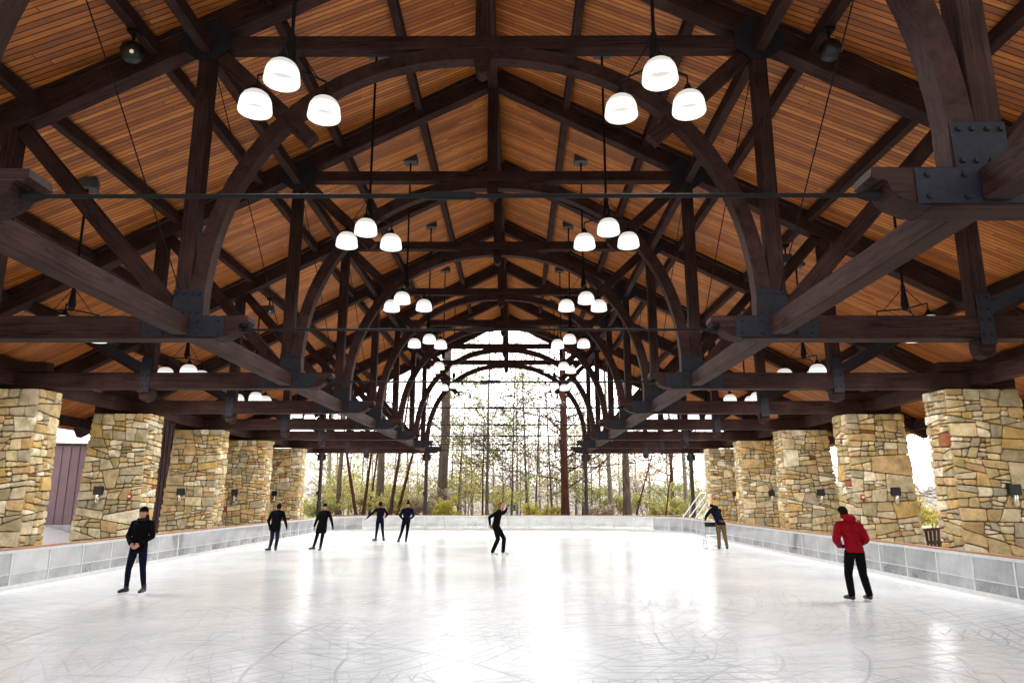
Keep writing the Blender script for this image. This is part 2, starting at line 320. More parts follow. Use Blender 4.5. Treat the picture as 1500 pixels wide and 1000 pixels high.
def glass_mat():
    m, nt, out = newmat('scuffed_clear_panel'); L = nt.links.new
    tr = N(nt, 'ShaderNodeBsdfTransparent', ins={0: (.88, .92, .92, 1)}); gl = N(nt, 'ShaderNodeBsdfGlossy', ins={'Roughness': .03, 'Color': (.95, .97, 1, 1)})
    df0 = N(nt, 'ShaderNodeBsdfDiffuse', ins={'Color': (.97, .98, .98, 1)}); tl = N(nt, 'ShaderNodeBsdfTranslucent', ins={'Color': (.97, .98, .98, 1)}); df = N(nt, 'ShaderNodeMixShader', ins={0: .35}); L(df0.outputs[0], df.inputs[1]); L(tl.outputs[0], df.inputs[2])
    tc = N(nt, 'ShaderNodeTexCoord'); nz = N(nt, 'ShaderNodeTexNoise', ins={'Scale': .9, 'Detail': 7, 'Roughness': .7}); L(tc.outputs['Object'], nz.inputs['Vector'])
    mr = N(nt, 'ShaderNodeMapRange', ins={'From Min': .35, 'From Max': .7, 'To Min': .44, 'To Max': .84}); L(nz.outputs['Fac'], mr.inputs[0])
    oi = N(nt, 'ShaderNodeObjectInfo'); sp = N(nt, 'ShaderNodeSeparateXYZ'); L(tc.outputs['Object'], sp.inputs[0])
    lo = N(nt, 'ShaderNodeMapRange', ins={'From Min': .35, 'From Max': .37, 'To Min': -.16, 'To Max': 0.}); L(sp.outputs[2], lo.inputs[0])
    rv = N(nt, 'ShaderNodeMath', operation='MULTIPLY_ADD', ins={1: .22, 2: -.14}); L(oi.outputs['Random'], rv.inputs[0])
    a1 = N(nt, 'ShaderNodeMath', operation='ADD'); L(lo.outputs[0], a1.inputs[0]); L(rv.outputs[0], a1.inputs[1])
    a2 = N(nt, 'ShaderNodeMath', operation='ADD', use_clamp=True); L(a1.outputs[0], a2.inputs[0]); L(mr.outputs[0], a2.inputs[1])
    m1 = N(nt, 'ShaderNodeMixShader'); L(a2.outputs[0], m1.inputs[0]); L(tr.outputs[0], m1.inputs[1]); L(df.outputs[0], m1.inputs[2])
    fr = N(nt, 'ShaderNodeFresnel', ins={'IOR': 1.85}); m2 = N(nt, 'ShaderNodeMixShader'); L(fr.outputs[0], m2.inputs[0]); L(m1.outputs[0], m2.inputs[1]); L(gl.outputs[0], m2.inputs[2])
    L(m2.outputs[0], out.inputs[0]); return m
M['glass'] = glass_mat()
def lamp_mat():
    m, nt, out = newmat('lit_prismatic_glass'); L = nt.links.new
    em = N(nt, 'ShaderNodeEmission', ins={'Color': (1, .93, .86, 1)})
    tc = N(nt, 'ShaderNodeTexCoord'); sp = N(nt, 'ShaderNodeSeparateXYZ'); L(tc.outputs['Object'], sp.inputs[0])
    rp = ramp(nt, [(0., (1.6, 1.6, 1.6)), (.10, (1.5, 1.5, 1.5)), (.13, (.72, .72, .72)), (.18, (1.15, 1.15, 1.15)), (.52, (1.25, 1.25, 1.25)), (.60, (.72, .73, .72)), (.8, (.68, .70, .69)), (1, (.5, .5, .5))])
    mr = N(nt, 'ShaderNodeMapRange', ins={'From Min': 0, 'From Max': .37}); L(sp.outputs[2], mr.inputs[0]); L(mr.outputs[0], rp.inputs[0])
    ml = N(nt, 'ShaderNodeMath', operation='MULTIPLY', ins={1: LAMP}); L(rp.outputs[0], ml.inputs[0]); L(ml.outputs[0], em.inputs['Strength'])
    gl = N(nt, 'ShaderNodeBsdfGlossy', ins={'Roughness': .15}); ad = N(nt, 'ShaderNodeAddShader'); mx = N(nt, 'ShaderNodeMixShader', ins={0: .06})
    L(em.outputs[0], mx.inputs[1]); L(gl.outputs[0], mx.inputs[2]); L(mx.outputs[0], out.inputs[0]); return m
LAMP = .13
M['lamp'] = lamp_mat()

# ------------------------------------------------------------------ camera
PITCH, YAW, ROLL, FPX, CX = .2146, -.0062, .0012, 1044.07, .7009
cam = bpy.data.cameras.new('camera'); co = bpy.data.objects.new('camera', cam); col.objects.link(co)
cam.sensor_width = 36; cam.lens = FPX/1500*36; cam.clip_end = 2000; cam.clip_start = .05
fwd = V((math.sin(YAW)*math.cos(PITCH), math.cos(YAW)*math.cos(PITCH), math.sin(PITCH)))
rt = V((math.cos(YAW), -math.sin(YAW), 0)); up = rt.cross(fwd)
r2 = rt*math.cos(ROLL)+up*math.sin(ROLL); u2 = -rt*math.sin(ROLL)+up*math.cos(ROLL)
mw = Matrix.Identity(4)
for i in range(3): mw[i][0], mw[i][1], mw[i][2] = r2[i], u2[i], -fwd[i]
mw[0][3], mw[1][3], mw[2][3] = CX, 0, 2.0
co.matrix_world = mw; scene.camera = co
def gx(px, Y, z=0):   # world x of a photograph column at distance Y
    return CX + (px-759)/FPX*(Y/math.cos(PITCH)*1.0*math.cos(PITCH)**2 + (z-2)*math.sin(PITCH))

# ------------------------------------------------------------------ pavilion roof and trusses
TY = [7.04, 13.22, 19.5, 25.4, 31.5, 37.45, 43.55, 49.0]
SL = .515; ZR = 14.6
TH = math.atan(SL); CT, ST = math.cos(TH), math.sin(TH)
def zt(x): return ZR - SL*abs(x)       # top of the rafters
def beam(name, p0, p1, w, d, parent, mat='timber', off=0.0, bev=.012, label=None):
    """box beam from p0 to p1 (centre line), w = width, d = depth (in the vertical plane)"""
    p0, p1 = V(p0), V(p1); ax = (p1-p0); Ln = ax.length; ax.normalize()
    ref = V((0, 0, 1)) if abs(ax.z) < .95 else V((1, 0, 0))
    yv = ref.cross(ax).normalized(); zv = ax.cross(yv).normalized()
    bm = bmesh.new(); box(bm, (0, -w/2, -d/2), (Ln, w/2, d/2), bev)
    me = tomesh(bm, name)
    m = Matrix.Identity(4)
    for i in range(3): m[i][0], m[i][1], m[i][2], m[i][3] = ax[i], yv[i], zv[i], p0[i]
    return link(name, me, M[mat], parent, label=label, mw=m)
def bolts(bm, pts, y, r=.032, h=.03):
    for x, z in pts:
        vs = []
        ring0 = [bm.verts.new((x+r*math.cos(k*math.pi/3), y, z+r*math.sin(k*math.pi/3))) for k in range(6)]
        ring1 = [bm.verts.new((x+r*.9*math.cos(k*math.pi/3), y-h, z+r*.9*math.sin(k*math.pi/3))) for k in range(6)]
        for k in range(6): bm.faces.new((ring0[k], ring0[(k+1) % 6], ring1[(k+1) % 6], ring1[k]))
        bm.faces.new(ring1)
HB0, HB1 = 4.9, 5.34       # bottom chord
def make_truss():
    t = empty('roof_truss', (0, 0, 0))
    for s in (-1, 1):
        # rafter (principal), top edge on zt
        dd = .44
        beam('rafter', (s*.0, 0, ZR-dd/2/CT), (s*18.7, 0, zt(18.7)-dd/2/CT), .36, dd, t)
        # bottom chord with carved end
        bm = bmesh.new(); pr = [(4.38, HB1), (4.36, HB1-.10), (4.44, HB1-.15), (4.50, HB1-.13)]
        for k in range(7):
            a = k/6*math.pi/2; pr.append((4.53+.42*(1-math.cos(a)), HB1-.15-.275*math.sin(a)))
        pr += [(4.98, HB0), (14.3, HB0), (14.3, HB1)]
        prism(bm, [(s*x, z) for x, z in pr], -.2, .2, .01)
        link('bottom_chord', tomesh(bm), M['timber'], t)
        # posts
        beam('post', (s*5.69, 0, HB1), (s*5.69, 0, zt(5.69)-.45), .3, .29, t)
        beam('outer_post', (s*9.5, 0, HB1), (s*9.5, 0, zt(9.5)-.47), .3, .3, t)
        bm = bmesh.new(); prism(bm, [(s*x, z) for x, z in ((9.33, HB0), (9.33, 4.72), (9.36, 4.6), (9.5, 4.54), (9.64, 4.6), (9.67, 4.72), (9.67, HB0))], -.15, .15, .02)
        link('pendant', tomesh(bm), M['timber'], t)
        # arch rib
        bm = bmesh.new(); inn, outp = [], []
        a_, b_, n_ = 5.27, 5.46, 2.22
        for k in range(25):
            th = k/24*math.pi/2
            x = a_*abs(math.cos(th))**(2/n_); z = b_*abs(math.sin(th))**(2/n_)
            inn.append(V((x, z+HB1)))
        inn[0].x = 5.25; 
        for k in range(25):
            a1 = inn[max(k-1, 0)]; a2 = inn[min(k+1, 24)]; tg = (a2-a1).normalized()
            if k == 24: tg = V((-1, 0))
            if k == 0: tg = V((0, 1))
            nn = V((tg.y, -tg.x)); outp.append(inn[k]+nn*.29)
        poly = [(s*p.x, p.y) for p in inn]+[(s*p.x, p.y) for p in reversed(outp)]
        a = [bm.verts.new((x, -.14, z)) for x, z in poly]; b = [bm.verts.new((x, .14, z)) for x, z in poly]; n = len(poly)
        for k in range(24):
            bm.faces.new((a[k], a[k+1], a[n-2-k], a[n-1-k])); bm.faces.new((b[k], b[k+1], b[n-2-k], b[n-1-k]))
        for k in range(n): bm.faces.new((a[k], b[k], b[(k+1) % n], a[(k+1) % n]))
        link('arch_rib', tomesh(bm), M['timber_iso'], t)
        # braces
        beam('brace', (s*5.9, 0, 5.5), (s*9.28, 0, 9.25), .26, .3, t)
        beam('brace', (s*5.6, 0, 11.1), (s*3.42, 0, 9.02), .24, .3, t)
        beam('brace', (s*9.66, 0, 5.42), (s*13.0, 0, 7.25), .26, .3, t)
        # gusset plates, front and back
        bm = bmesh.new()
        for y0, y1 in ((-.222, -.205), (.205, .222)):
            box(bm, (min(s*4.8, s*6.35), y0, HB0+.03), (max(s*4.8, s*6.35), y1, HB1-.02), .003)
            yy0, yy1 = (-.172, -.155) if y0 < 0 else (.155, .172)
            box(bm, (min(s*5.27, s*5.84), yy0, HB1+.0), (max(s*5.27, s*5.84), yy1, HB1+.52), .003)
        bolts(bm, [(s*x, z) for x in (4.92, 5.3, 5.62, 5.95, 6.22) for z in (HB0+.1, HB1-.1)], -.222)
        bolts(bm, [(s*x, z) for x in (5.34, 5.48, 5.64, 5.78) for z in (HB1+.08, HB1+.44)], -.172)
        link('gusset_plate', tomesh(bm), M['plate'], t)
        bm = bmesh.new()
        box(bm, (min(s*9.36, s*9.64), -.222, HB0-.12+.0), (max(s*9.36, s*9.64), -.205, HB1+.42), .003)
        prism(bm, [(s*x, z) for x, z in ((9.642, 5.36), (9.642, 5.6), (10.9, 6.3), (11.0, 6.08))], -.215, -.198)
        bolts(bm, [(s*x, z) for x in (9.43, 9.57) for z in (HB0+.06, HB1-.08, HB1+.12, HB1+.34)], -.222)
        link('gusset_plate', tomesh(bm), M['plate'], t)
        bm = bmesh.new()
        prism(bm, [(s*x, z) for x, z in ((5.2, 11.0), (5.2, 11.5), (5.5, 11.72), (6.2, 11.36), (6.2, 11.0), (5.86, 10.75), (5.52, 10.75))], -.2, -.185)
        bolts(bm, [(s*x, z) for x, z in ((5.3, 11.1), (5.3, 11.4), (5.6, 11.55), (6.05, 11.3), (5.7, 10.85), (5.9, 11.1))], -.2)
        link('gusset_plate', tomesh(bm), M['plate'], t)
    beam('collar_beam', (-5.5, 0, 11.18), (5.5, 0, 11.18), .3, .3, t)
    beam('king_post', (0, 0, 10.95), (0, 0, ZR-.55), .28, .3, t)
    bm = bmesh.new(); prism(bm, [(-.15, 10.95), (-.15, 10.62), (-.1, 10.5), (0, 10.44), (.1, 10.5), (.15, 10.62), (.15, 10.95)], -.17, .17, .02)
    link('pendant', tomesh(bm), M['timber'], t)
    bm = bmesh.new(); tube(bm, [(-4.5, 0, 5.11), (4.5, 0, 5.11)], .024, 10)
    tube(bm, [(-.28, 0, 5.11), (-.24, 0, 5.11), (.24, 0, 5.11), (.28, 0, 5.11)], [.03, .045, .045, .03], 10)
    for s in (-1, 1): tube(bm, [(s*4.3, 0, 5.11), (s*4.42, 0, 5.11), (s*4.52, 0, 5.11)], [.03, .07, .07], 8)
    link('tie_rod', tomesh(bm), M['iron'], t)
    # corbel block over the pier
    for s in (-1, 1):
        beam('bolster', (s*12.3, 0, 5.5), (s*14.4, 0, 5.5), .34, .28, t)
    return t
ords = ['nearest', 'second', 'third', 'fourth', 'fifth', 'sixth', 'seventh', 'farthest']
truss0 = make_truss()
for i, y in enumerate(TY):
    t = truss0 if i == 0 else copy_tree(truss0)
    t.location = (0, y, 0)
    lab = ['nearest dark timber roof truss, cut off by the photo edges, with bolted steel plates',
           'second dark timber truss, its whole round arch framing all the arches behind',
           'third timber arch truss, on the stone piers cut by the photo edges',
           'fourth timber arch truss, on the piers behind the black beanie and red jacket',
           'fifth timber arch truss, on the third pair of visible stone piers',
           'sixth timber arch truss, on the fourth pair of visible stone piers',
           'seventh timber arch truss, on the farthest pair of stone piers',
           'farthest timber arch truss, carried on slim steel columns at the open end'][i]
    tag(t, lab, 'roof truss', 'timber arch trusses of the pavilion roof')

Y0, Y1 = 2.6, 50.6
roof = empty('pavilion_roof', (0, 0, 0), 'gabled pavilion roof with orange tongue and groove board ceiling and long dark purlins', 'roof')
for s in (-1, 1):
    Ls = 19.1/CT; bm = bmesh.new(); box(bm, (0, 0, 0), (Ls, Y1-Y0, .06))
    me = tomesh(bm); m = Matrix.Identity(4)
    # local x runs from the eave up to the ridge, y along the building, z up
    xa = V((-s*CT, 0, ST)); ya = V((0, 1, 0)); za = xa.cross(ya)
    if za.z < 0: za = -za
    zb = ZR+.13
    for i in range(3): m[i][0], m[i][1], m[i][2] = xa[i], ya[i], za[i]
    m[0][3], m[1][3], m[2][3] = s*19.1, Y0, zb - SL*19.1
    if s > 0: m.translation = m.translation + V((.0015, 0, 0))
    link('ceiling_boards', me, M['deck'], roof, mw=m)
    bm = bmesh.new(); box(bm, (-.12, -.1, .064), (Ls-.03, Y1-Y0+.1, .14)); link('roof_shingles', tomesh(bm), M['shingle'], roof, mw=m.copy())
    # frieze strip just over each rafter
    for y in TY:
        for e in (-1, 1):
            x0, x1 = .25, 18.6
            beam('rafter_trim', (s*x0, y+e*.21, zt(x0)+.085), (s*x1, y+e*.21, zt(x1)+.085), .05, .085, roof, 'slattrim' if False else 'timber', bev=0)
    for x, w, d in ((2.2, .2, .3), (4.5, .2, .3), (6.77, .2, .3), (9.1, .2, .3), (11.4, .2, .3), (13.7, .2, .3), (16.0, .2, .3)):
        beam('purlin', (s*x, Y0+.2, zt(x)-.07), (s*x, Y1-.3, zt(x)-.07), w, d, roof)
    beam('eave_beam', (s*18.1, Y0+.2, zt(18.1)-.2), (s*18.1, Y1-.3, zt(18.1)-.2), .2, .42, roof)
    beam('longitudinal_beam', (s*5.68, Y0+.2, zt(5.68)-.62), (s*5.68, Y1-.3, zt(5.68)-.62), .22, .3, roof)
    # lower beams run between the trusses
    ys = [Y0+.3]+TY
    for a, b in zip(ys[:-1], ys[1:]):
        beam('tie_beam', (s*5.6, a+.235, 5.13), (s*5.6, b-.235, 5.13), .30, .34, roof)
        beam('plate_beam', (s*13.2, a+.205, 5.16), (s*13.2, b-.205, 5.16), .34, .4, roof)
        # sway rods rising toward the camera
        if a > 5:
            bm = bmesh.new(); tube(bm, [(s*5.68, b-.25, 5.8), (s*5.68, (a+b)/2, 8.4), (s*5.68, a+.2, 10.9)], .012, 6)
            link('sway_rod', tomesh(bm), M['iron'], roof)
    # eave knee struts outside the piers
beam('ridge_beam', (0, Y0+.2, ZR-.32), (0, Y1-.3, ZR-.32), .3, .5, roof)

# ------------------------------------------------------------------ hanging lamps
BULB = bpy.data.lights.new('bulb', 'AREA'); BULB.shape = 'DISK'; BULB.size = .44; BULB.energy = 5.6; BULB.color = (1, .98, .96)
BULB2 = BULB.copy(); BULB2.energy = 10.5
def make_cluster():
    t = empty('lamp_cluster', (0, 0, 0))      # origin at the centre of the triangular frame
    bm = bmesh.new()
    pts = [V((.62*math.cos(R(a)), .62*math.sin(R(a)), 0)) for a in (-90, 30, 150)]
    for p in pts:
        tube(bm, [(0, 0, .02), tuple(p)], .018, 6)
        tube(bm, [tuple(p+V((0, 0, .0))), tuple(p+V((0, 0, -.2)))], .014, 6)
        tube(bm, [(0, 0, .55), tuple(p*.75+V((0, 0, .02)))], .009, 5)
    tube(bm, [(0, 0, .6), (0, 0, .45), (0, 0, .12), (0, 0, -.02)], [.05, .05, .09, .05], 10)
    link('frame', tomesh(bm), M['iron'], t)
    bm = bmesh.new()
    prof = [(.0, .53), (.055, .53), (.1, .525), (.17, .49), (.225, .43), (.262, .35), (.283, .26), (.293, .17), (.298, .10), (.29, .085), (.302, .07), (.302, .015), (.296, .0), (.28, .01), (.27, .1), (.25, .3), (.15, .45), (0., .5)]
    prof = [(r*.88, z*.68) for r, z in prof]
    lathe(bm, prof, (0, 0, 0), 28); bmesh.ops.remove_doubles(bm, verts=bm.verts, dist=.0005)
    dome = tomesh(bm, smooth=True)
    bm = bmesh.new(); lathe(bm, [(.0, .14), (.03, .14), (.05, .1), (.075, .05), (.11, -.03), (.11, -.05), (0, -.05)], (0, 0, .36), 16); bmesh.ops.remove_doubles(bm, verts=bm.verts, dist=.0005)
    cap = tomesh(bm, smooth=True)
    for k, p in enumerate(pts):
        d = link('lamp_shade', dome, M['lamp'], t); d.location = (p.x, p.y, -.65); d.rotation_euler = (0, 0, k)
        c = link('socket', cap, M['iron'], d)
        bl_ = bpy.data.objects.new('bulb', BULB); col.objects.link(bl_); bl_.parent = d; bl_.location = (0, 0, .03)
    return t
cl0 = make_cluster()
first = True; k = 0
spots = []
for i in range(8):
    ym = TY[i]+(TY[i+1]-TY[i])/2 if i < 7 else None
    if ym is None: continue
    spots.append((i, ym))
names = ['nearest', 'second nearest', 'third nearest', 'fourth nearest', 'fifth nearest', 'sixth nearest', 'farthest']
def pole(parent, z0, ztop, box_=True):
    bm = bmesh.new(); tube(bm, [(0, 0, z0), (0, 0, ztop)], .03, 8); link('pole', tomesh(bm), M['iron'], parent)
    bm = bmesh.new(); box(bm, (-.22, -.2, ztop-.05), (.22, .2, ztop+.22), .01); link('ceiling_box', tomesh(bm), M['cabinet'], parent)
proto_in = cl0
pole(proto_in, .55, 13.15-8.66)
proto_out = None
for i, ym in spots:
    for s in (-1, 1):
        if first: t = proto_in; first = False
        else: t = copy_tree(proto_in)
        t.location = (s*2.9, ym, 8.66); t.rotation_euler = (0, 0, (.18, .12, -.05, .2, -.22, .15, -.2)[i]*(1 if s < 0 else -.6))
        side = 'left' if s < 0 else 'right'
        tag(t, '%s lit dome lamp cluster of the inner row %s of the ridge' % (names[i], side), 'hanging lamp', 'lamp clusters hanging under the arches')
for i, ym in spots[1:]:
    for s in (-1, 1):
        t = copy_tree(proto_in)
        for ch in list(t.children):
            if ch.name.startswith('pole') or ch.name.startswith('ceiling_box'): bpy.data.objects.remove(ch)
        pole(t, .55, 9.45-6.33)
        for ch in t.children_recursive:
            if ch.type == 'LIGHT': ch.data = BULB2
        t.location = (s*9.9, ym, 6.33); t.rotation_euler = (0, 0, rnd.uniform(-.3, .3)+.5)
        side = 'left' if s < 0 else 'right'
        tag(t, '%s lit lamp cluster of the outer row above the %s piers' % (['', 'nearest', 'second', 'third', 'fourth', 'fifth', 'farthest'][i], side), 'hanging lamp', 'lamp clusters of the outer rows')
# small floodlights on the purlins
def flood(x, y, z, lab, round_=True):
    t = empty('spotlight', (x, y, z), lab, 'spotlight', 'spotlights fixed under the roof')
    bm = bmesh.new()
    if round_:
        lathe(bm, [(0, -.2), (.1, -.2), (.19, -.12), (.22, 0), (.19, .12), (.1, .2), (0, .2)], seg=16); bmesh.ops.remove_doubles(bm, verts=bm.verts, dist=.001)
    else: box(bm, (-.17, -.13, -.15), (.17, .13, .15), .02)
    link('housing', tomesh(bm, smooth=round_), M['black'] if round_ else M['cabinet'], t)
    bm = bmesh.new(); tube(bm, [(0, 0, .1), (0, 0, .42)], .03, 8); box(bm, (-.1, -.1, .40), (.1, .1, .46)); link('bracket', tomesh(bm), M['iron'], t)
    bm = bmesh.new(); tube(bm, [(.1, -.15, -.1), (.11, -.2, -.12)], .04, 10); link('lens', tomesh(bm), M['chrome'], t)
flood(-6.77, 12.3, zt(6.77)-.68, 'black round spotlight under the ceiling upper left, above the second truss')
flood(6.77, 12.3, zt(6.77)-.68, 'black round spotlight under the ceiling upper right, above the second truss')
flood(9.1, 21.2, zt(9.1)-.68, 'small grey box spotlight on the right slope near the outer posts', False)
flood(-9.1, 27.3, zt(9.1)-.68, 'small grey box spotlight on the left slope near the outer posts', False)

# ------------------------------------------------------------------ stone piers
def clip(poly, p, n):
    out = []
    for i in range(len(poly)):
        a, b = poly[i], poly[(i+1) % len(poly)]
        da = (a[0]-p[0])*n[0]+(a[1]-p[1])*n[1]; db = (b[0]-p[0])*n[0]+(b[1]-p[1])*n[1]
        if da >= 0: out.append(a)
        if (da > 0 and db < 0) or (da < 0 and db > 0):
            t = da/(da-db); out.append((a[0]+(b[0]-a[0])*t, a[1]+(b[1]-a[1])*t))
    return out
def area(p): return abs(sum(p[i][0]*p[(i+1) % len(p)][1]-p[(i+1) % len(p)][0]*p[i][1] for i in range(len(p))))/2
def bsp(poly, rg, out, small):
    A = area(poly); xs = [q[0] for q in poly]; zs = [q[1] for q in poly]; w = max(xs)-min(xs); h = max(zs)-min(zs)
    tgt = small*math.exp(rg.gauss(0, .75))
    if (A < tgt and w < 3.2*h and h < 1.25*w) or A < .012: out.append(poly); return
    f = rg.uniform(.32, .68)
    tilt = rg.gauss(0, .17)
    if w > h*rg.uniform(1.2, 2.0):
        p = (min(xs)+w*f, (min(zs)+max(zs))/2); n = (math.cos(tilt), math.sin(tilt))
    else:
        p = ((min(xs)+max(xs))/2, min(zs)+h*f); n = (math.sin(tilt*.75), math.cos(tilt*.75))
    a = clip(poly, p, n); b = clip(poly, p, (-n[0], -n[1]))
    for q in (a, b):
        if len(q) >= 3 and area(q) > .002: bsp(q, rg, out, small)
def round_poly(poly, gap, rr, rg):
    """inset by gap, resample and round the corners"""
    n = len(poly); c = (sum(p[0] for p in poly)/n, sum(p[1] for p in poly)/n)
    q = poly
    # inset by clipping with shifted edges
    s = sum(poly[i][0]*poly[(i+1) % n][1]-poly[(i+1) % n][0]*poly[i][1] for i in range(n))
    for i in range(n):
        a, b = poly[i], poly[(i+1) % n]; dx, dy = b[0]-a[0], b[1]-a[1]; l = math.hypot(dx, dy)
        if l < 1e-6: continue
        nx, ny = (-dy/l, dx/l) if s > 0 else (dy/l, -dx/l)
        q = clip(q, (a[0]+nx*gap, a[1]+ny*gap), (nx, ny))
        if len(q) < 3: return None
    m = len(q); res = []
    for i in range(m):
        a, b, d = q[i-1], q[i], q[(i+1) % m]
        la = math.hypot(a[0]-b[0], a[1]-b[1]); ld = math.hypot(d[0]-b[0], d[1]-b[1]); r = rr*rg.uniform(.5, 1.3)
        ta = min(r, la*.42)/max(la, 1e-6); td = min(r, ld*.42)/max(ld, 1e-6)
        p1 = (b[0]+(a[0]-b[0])*ta, b[1]+(a[1]-b[1])*ta); p2 = (b[0]+(d[0]-b[0])*td, b[1]+(d[1]-b[1])*td)
        mid = ((p1[0]+p2[0]+2*b[0])/4, (p1[1]+p2[1]+2*b[1])/4)
        res += [p1, mid, p2]
    # subdivide long edges
    fin = []
    for i in range(len(res)):
        a, b = res[i], res[(i+1) % len(res)]; l = math.hypot(a[0]-b[0], a[1]-b[1]); k = max(1, int(l/.07))
        for j in range(k): fin.append((a[0]+(b[0]-a[0])*j/k, a[1]+(b[1]-a[1])*j/k))
    return fin
def stone_face(bm, poly, to3, nrm, rg, small=.055, depth=.062):
    cells = []; bsp(poly, rg, cells, small)
    for c in cells:
        q = round_poly(c, rg.uniform(.007, .019), .05, rg)
        if not q or len(q) < 5: continue
        cx = sum(p[0] for p in q)/len(q); cz = sum(p[1] for p in q)/len(q)
        dep = depth*rg.uniform(.55, 1.5); A = math.sqrt(area(c)); tx, tz = rg.gauss(0, .05), rg.gauss(0, .05)
        rings = []
        sd = rg.uniform(0, 100)
        ins = min(.3, .022/max(A, .05))
        for f, h in ((1., -.05), (1.0, dep*.45), (1-ins*.5, dep*.85), (1-ins*1.3, dep), ((1-ins*1.3)*.55, dep*1.08)):
            ring = []
            for p in q:
                x = cx+(p[0]-cx)*f; z = cz+(p[1]-cz)*f
                nz = noise.noise(V((x*9+sd, z*9, sd)))*.014
                hh = h+(0 if h < 0 else nz*1.2+(x-cx)*tx+(z-cz)*tz)
                x += noise.noise(V((x*14, z*14, sd+7)))*.008; z += noise.noise(V((x*14, z*14+5, sd+17)))*.008
                ring.append(bm.verts.new(to3(x, z)+nrm*hh))
            rings.append(ring)
        m = len(q)
        for a, b in zip(rings[:-1], rings[1:]):
            for k in range(m): bm.faces.new((a[k], a[(k+1) % m], b[(k+1) % m], b[k]))
        cv = bm.verts.new(to3(cx, cz)+nrm*(dep*1.08))
        for k in range(m): bm.faces.new((rings[-1][k], rings[-1][(k+1) % m], cv))
PW_T, PW_B, PD, PH = 1.95, 2.3, .95, 4.85
def make_pier(s, y, seed, label, group):
    """inner edge at |x| = 12.17; outer side battered"""
    rg = random.Random(seed)
    t = empty('stone_pier', (s*12.17, y, 0), label, 'stone pier', group)
    bm = bmesh.new(); ins = .035
    def P(x, y_, z): return V((s*x, y_, z))
    W = lambda z: PW_B+(PW_T-PW_B)*z/PH
    y0, y1 = -PD/2, PD/2
    prism(bm, [(s*ins, -.05), (s*(PW_B-ins), -.05), (s*(PW_T-ins), PH-.03), (s*ins, PH-.03)], y0+ins, y1-ins)
    link('mortar_core', tomesh(bm), M['mortar'], t)
    bm = bmesh.new()
    front = [(0, 0), (PW_B, 0), (PW_T, PH), (0, PH)]
    stone_face(bm, front, lambda x, z: P(x, y0+.02, z), V((0, -1, 0)), rg, .125)
    stone_face(bm, front, lambda x, z: P(x, y1-.02, z), V((0, 1, 0)), rg, .10)
    side = [(y0, 0), (y1, 0), (y1, PH), (y0, PH)]
    stone_face(bm, side, lambda yy, z: P(.02, yy, z), V((-s, 0, 0)), rg, .10)
    stone_face(bm, side, lambda yy, z: P(W(z)-.02, yy, z), V((s, 0, .07)), rg, .10)
    topq = [(0, y0), (PW_T, y0), (PW_T, y1), (0, y1)]
    stone_face(bm, topq, lambda x, yy: P(x, yy, PH-.06), V((0, 0, 1)), rg, .12, .03)
    link('stonework', tomesh(bm), M['stone'], t)
    return t
pier_notes = {
    (-1, 2): 'left pier with a big maroon and orange stone, cut off by the left edge',
    (-1, 3): 'broad tan rubble pier on the left, directly behind the woman in the black beanie',
    (-1, 4): 'third rubble stone pier from the left edge, next to a shaded purple wall strip',
    (-1, 5): 'fourth rubble stone pier from the left edge, left of the man in dark jacket',
    (-1, 6): 'narrow shaded stone pier at the far end of the left row',
    (1, 2): 'largest right hand rubble pier with rust coloured stones, cut off by the right edge',
    (1, 3): 'right side rubble pier just behind the person in the red jacket',
    (1, 4): 'third rubble stone pier counted inward from the right edge',
    (1, 5): 'fourth rubble stone pier counted inward from the right edge',
    (1, 6): 'farthest right stone pier, behind the person bending over a frame'}
def make_sconce(s, x, y, label):
    t = empty('wall_lamp', (x, y, 2.08), label, 'wall lamp', 'sconces on the stone piers')
    bm = bmesh.new(); box(bm, (-.15, -.16, -.02), (.15, .0, .26), .015); link('housing', tomesh(bm), M['black'], t)
    bm = bmesh.new(); lathe(bm, [(0, .02), (.06, .02), (.068, 0), (.068, -.26), (.055, -.28), (0, -.28)], (0, -.09, -.02), 16); bmesh.ops.remove_doubles(bm, verts=bm.verts, dist=.001)
    link('cylinder_shade', tomesh(bm, smooth=True), M['chrome'], t)
    bm = bmesh.new(); box(bm, (-.05, -.02, .05), (.05, .1, .15), .005); link('wall_bracket', tomesh(bm), M['iron'], t)
for i in range(1, 7):
    for s in (-1, 1):
        side = 'left' if s < 0 else 'right'
        lab = pier_notes.get((s, i), 'rubble stone pier outside the frame on the %s side nearest the camera' % side)
        make_pier(s, TY[i], 100+i*7+(3 if s > 0 else 0), lab, 'stone piers along the %s side' % side)
        if i >= 2 and not (s < 0 and i == 2):
            x = s*(12.17+1.42)
            make_sconce(s, x, TY[i]-PD/2-.02, 'black and chrome wall lamp on the %s stone pier of the %s row' % (['', '', 'nearest visible', 'second visible', 'third visible', 'fourth visible', 'farthest'][i], side))
for s, i, xo, lab in ((-1, 3, .35, 'small red fire alarm on the left pier beside the woman in the black beanie'), (1, 3, .3, 'small red fire alarm on the right pier above the red jacket'), (1, 6, .12, 'small red fire alarm on the farthest right pier')):
    t = empty('fire_alarm', (s*(12.17+xo), TY[i]-PD/2-.045, 2.0), lab, 'fire alarm', 'red fire alarms on the piers')
    bm = bmesh.new(); box(bm, (-.07, -.05, -.09), (.07, .04, .09), .01); link('housing', tomesh(bm), M['red'], t)
    bm = bmesh.new(); box(bm, (-.045, -.062, -.02), (.045, -.05, .04), .003); link('strobe', tomesh(bm), M['white_metal'], t)

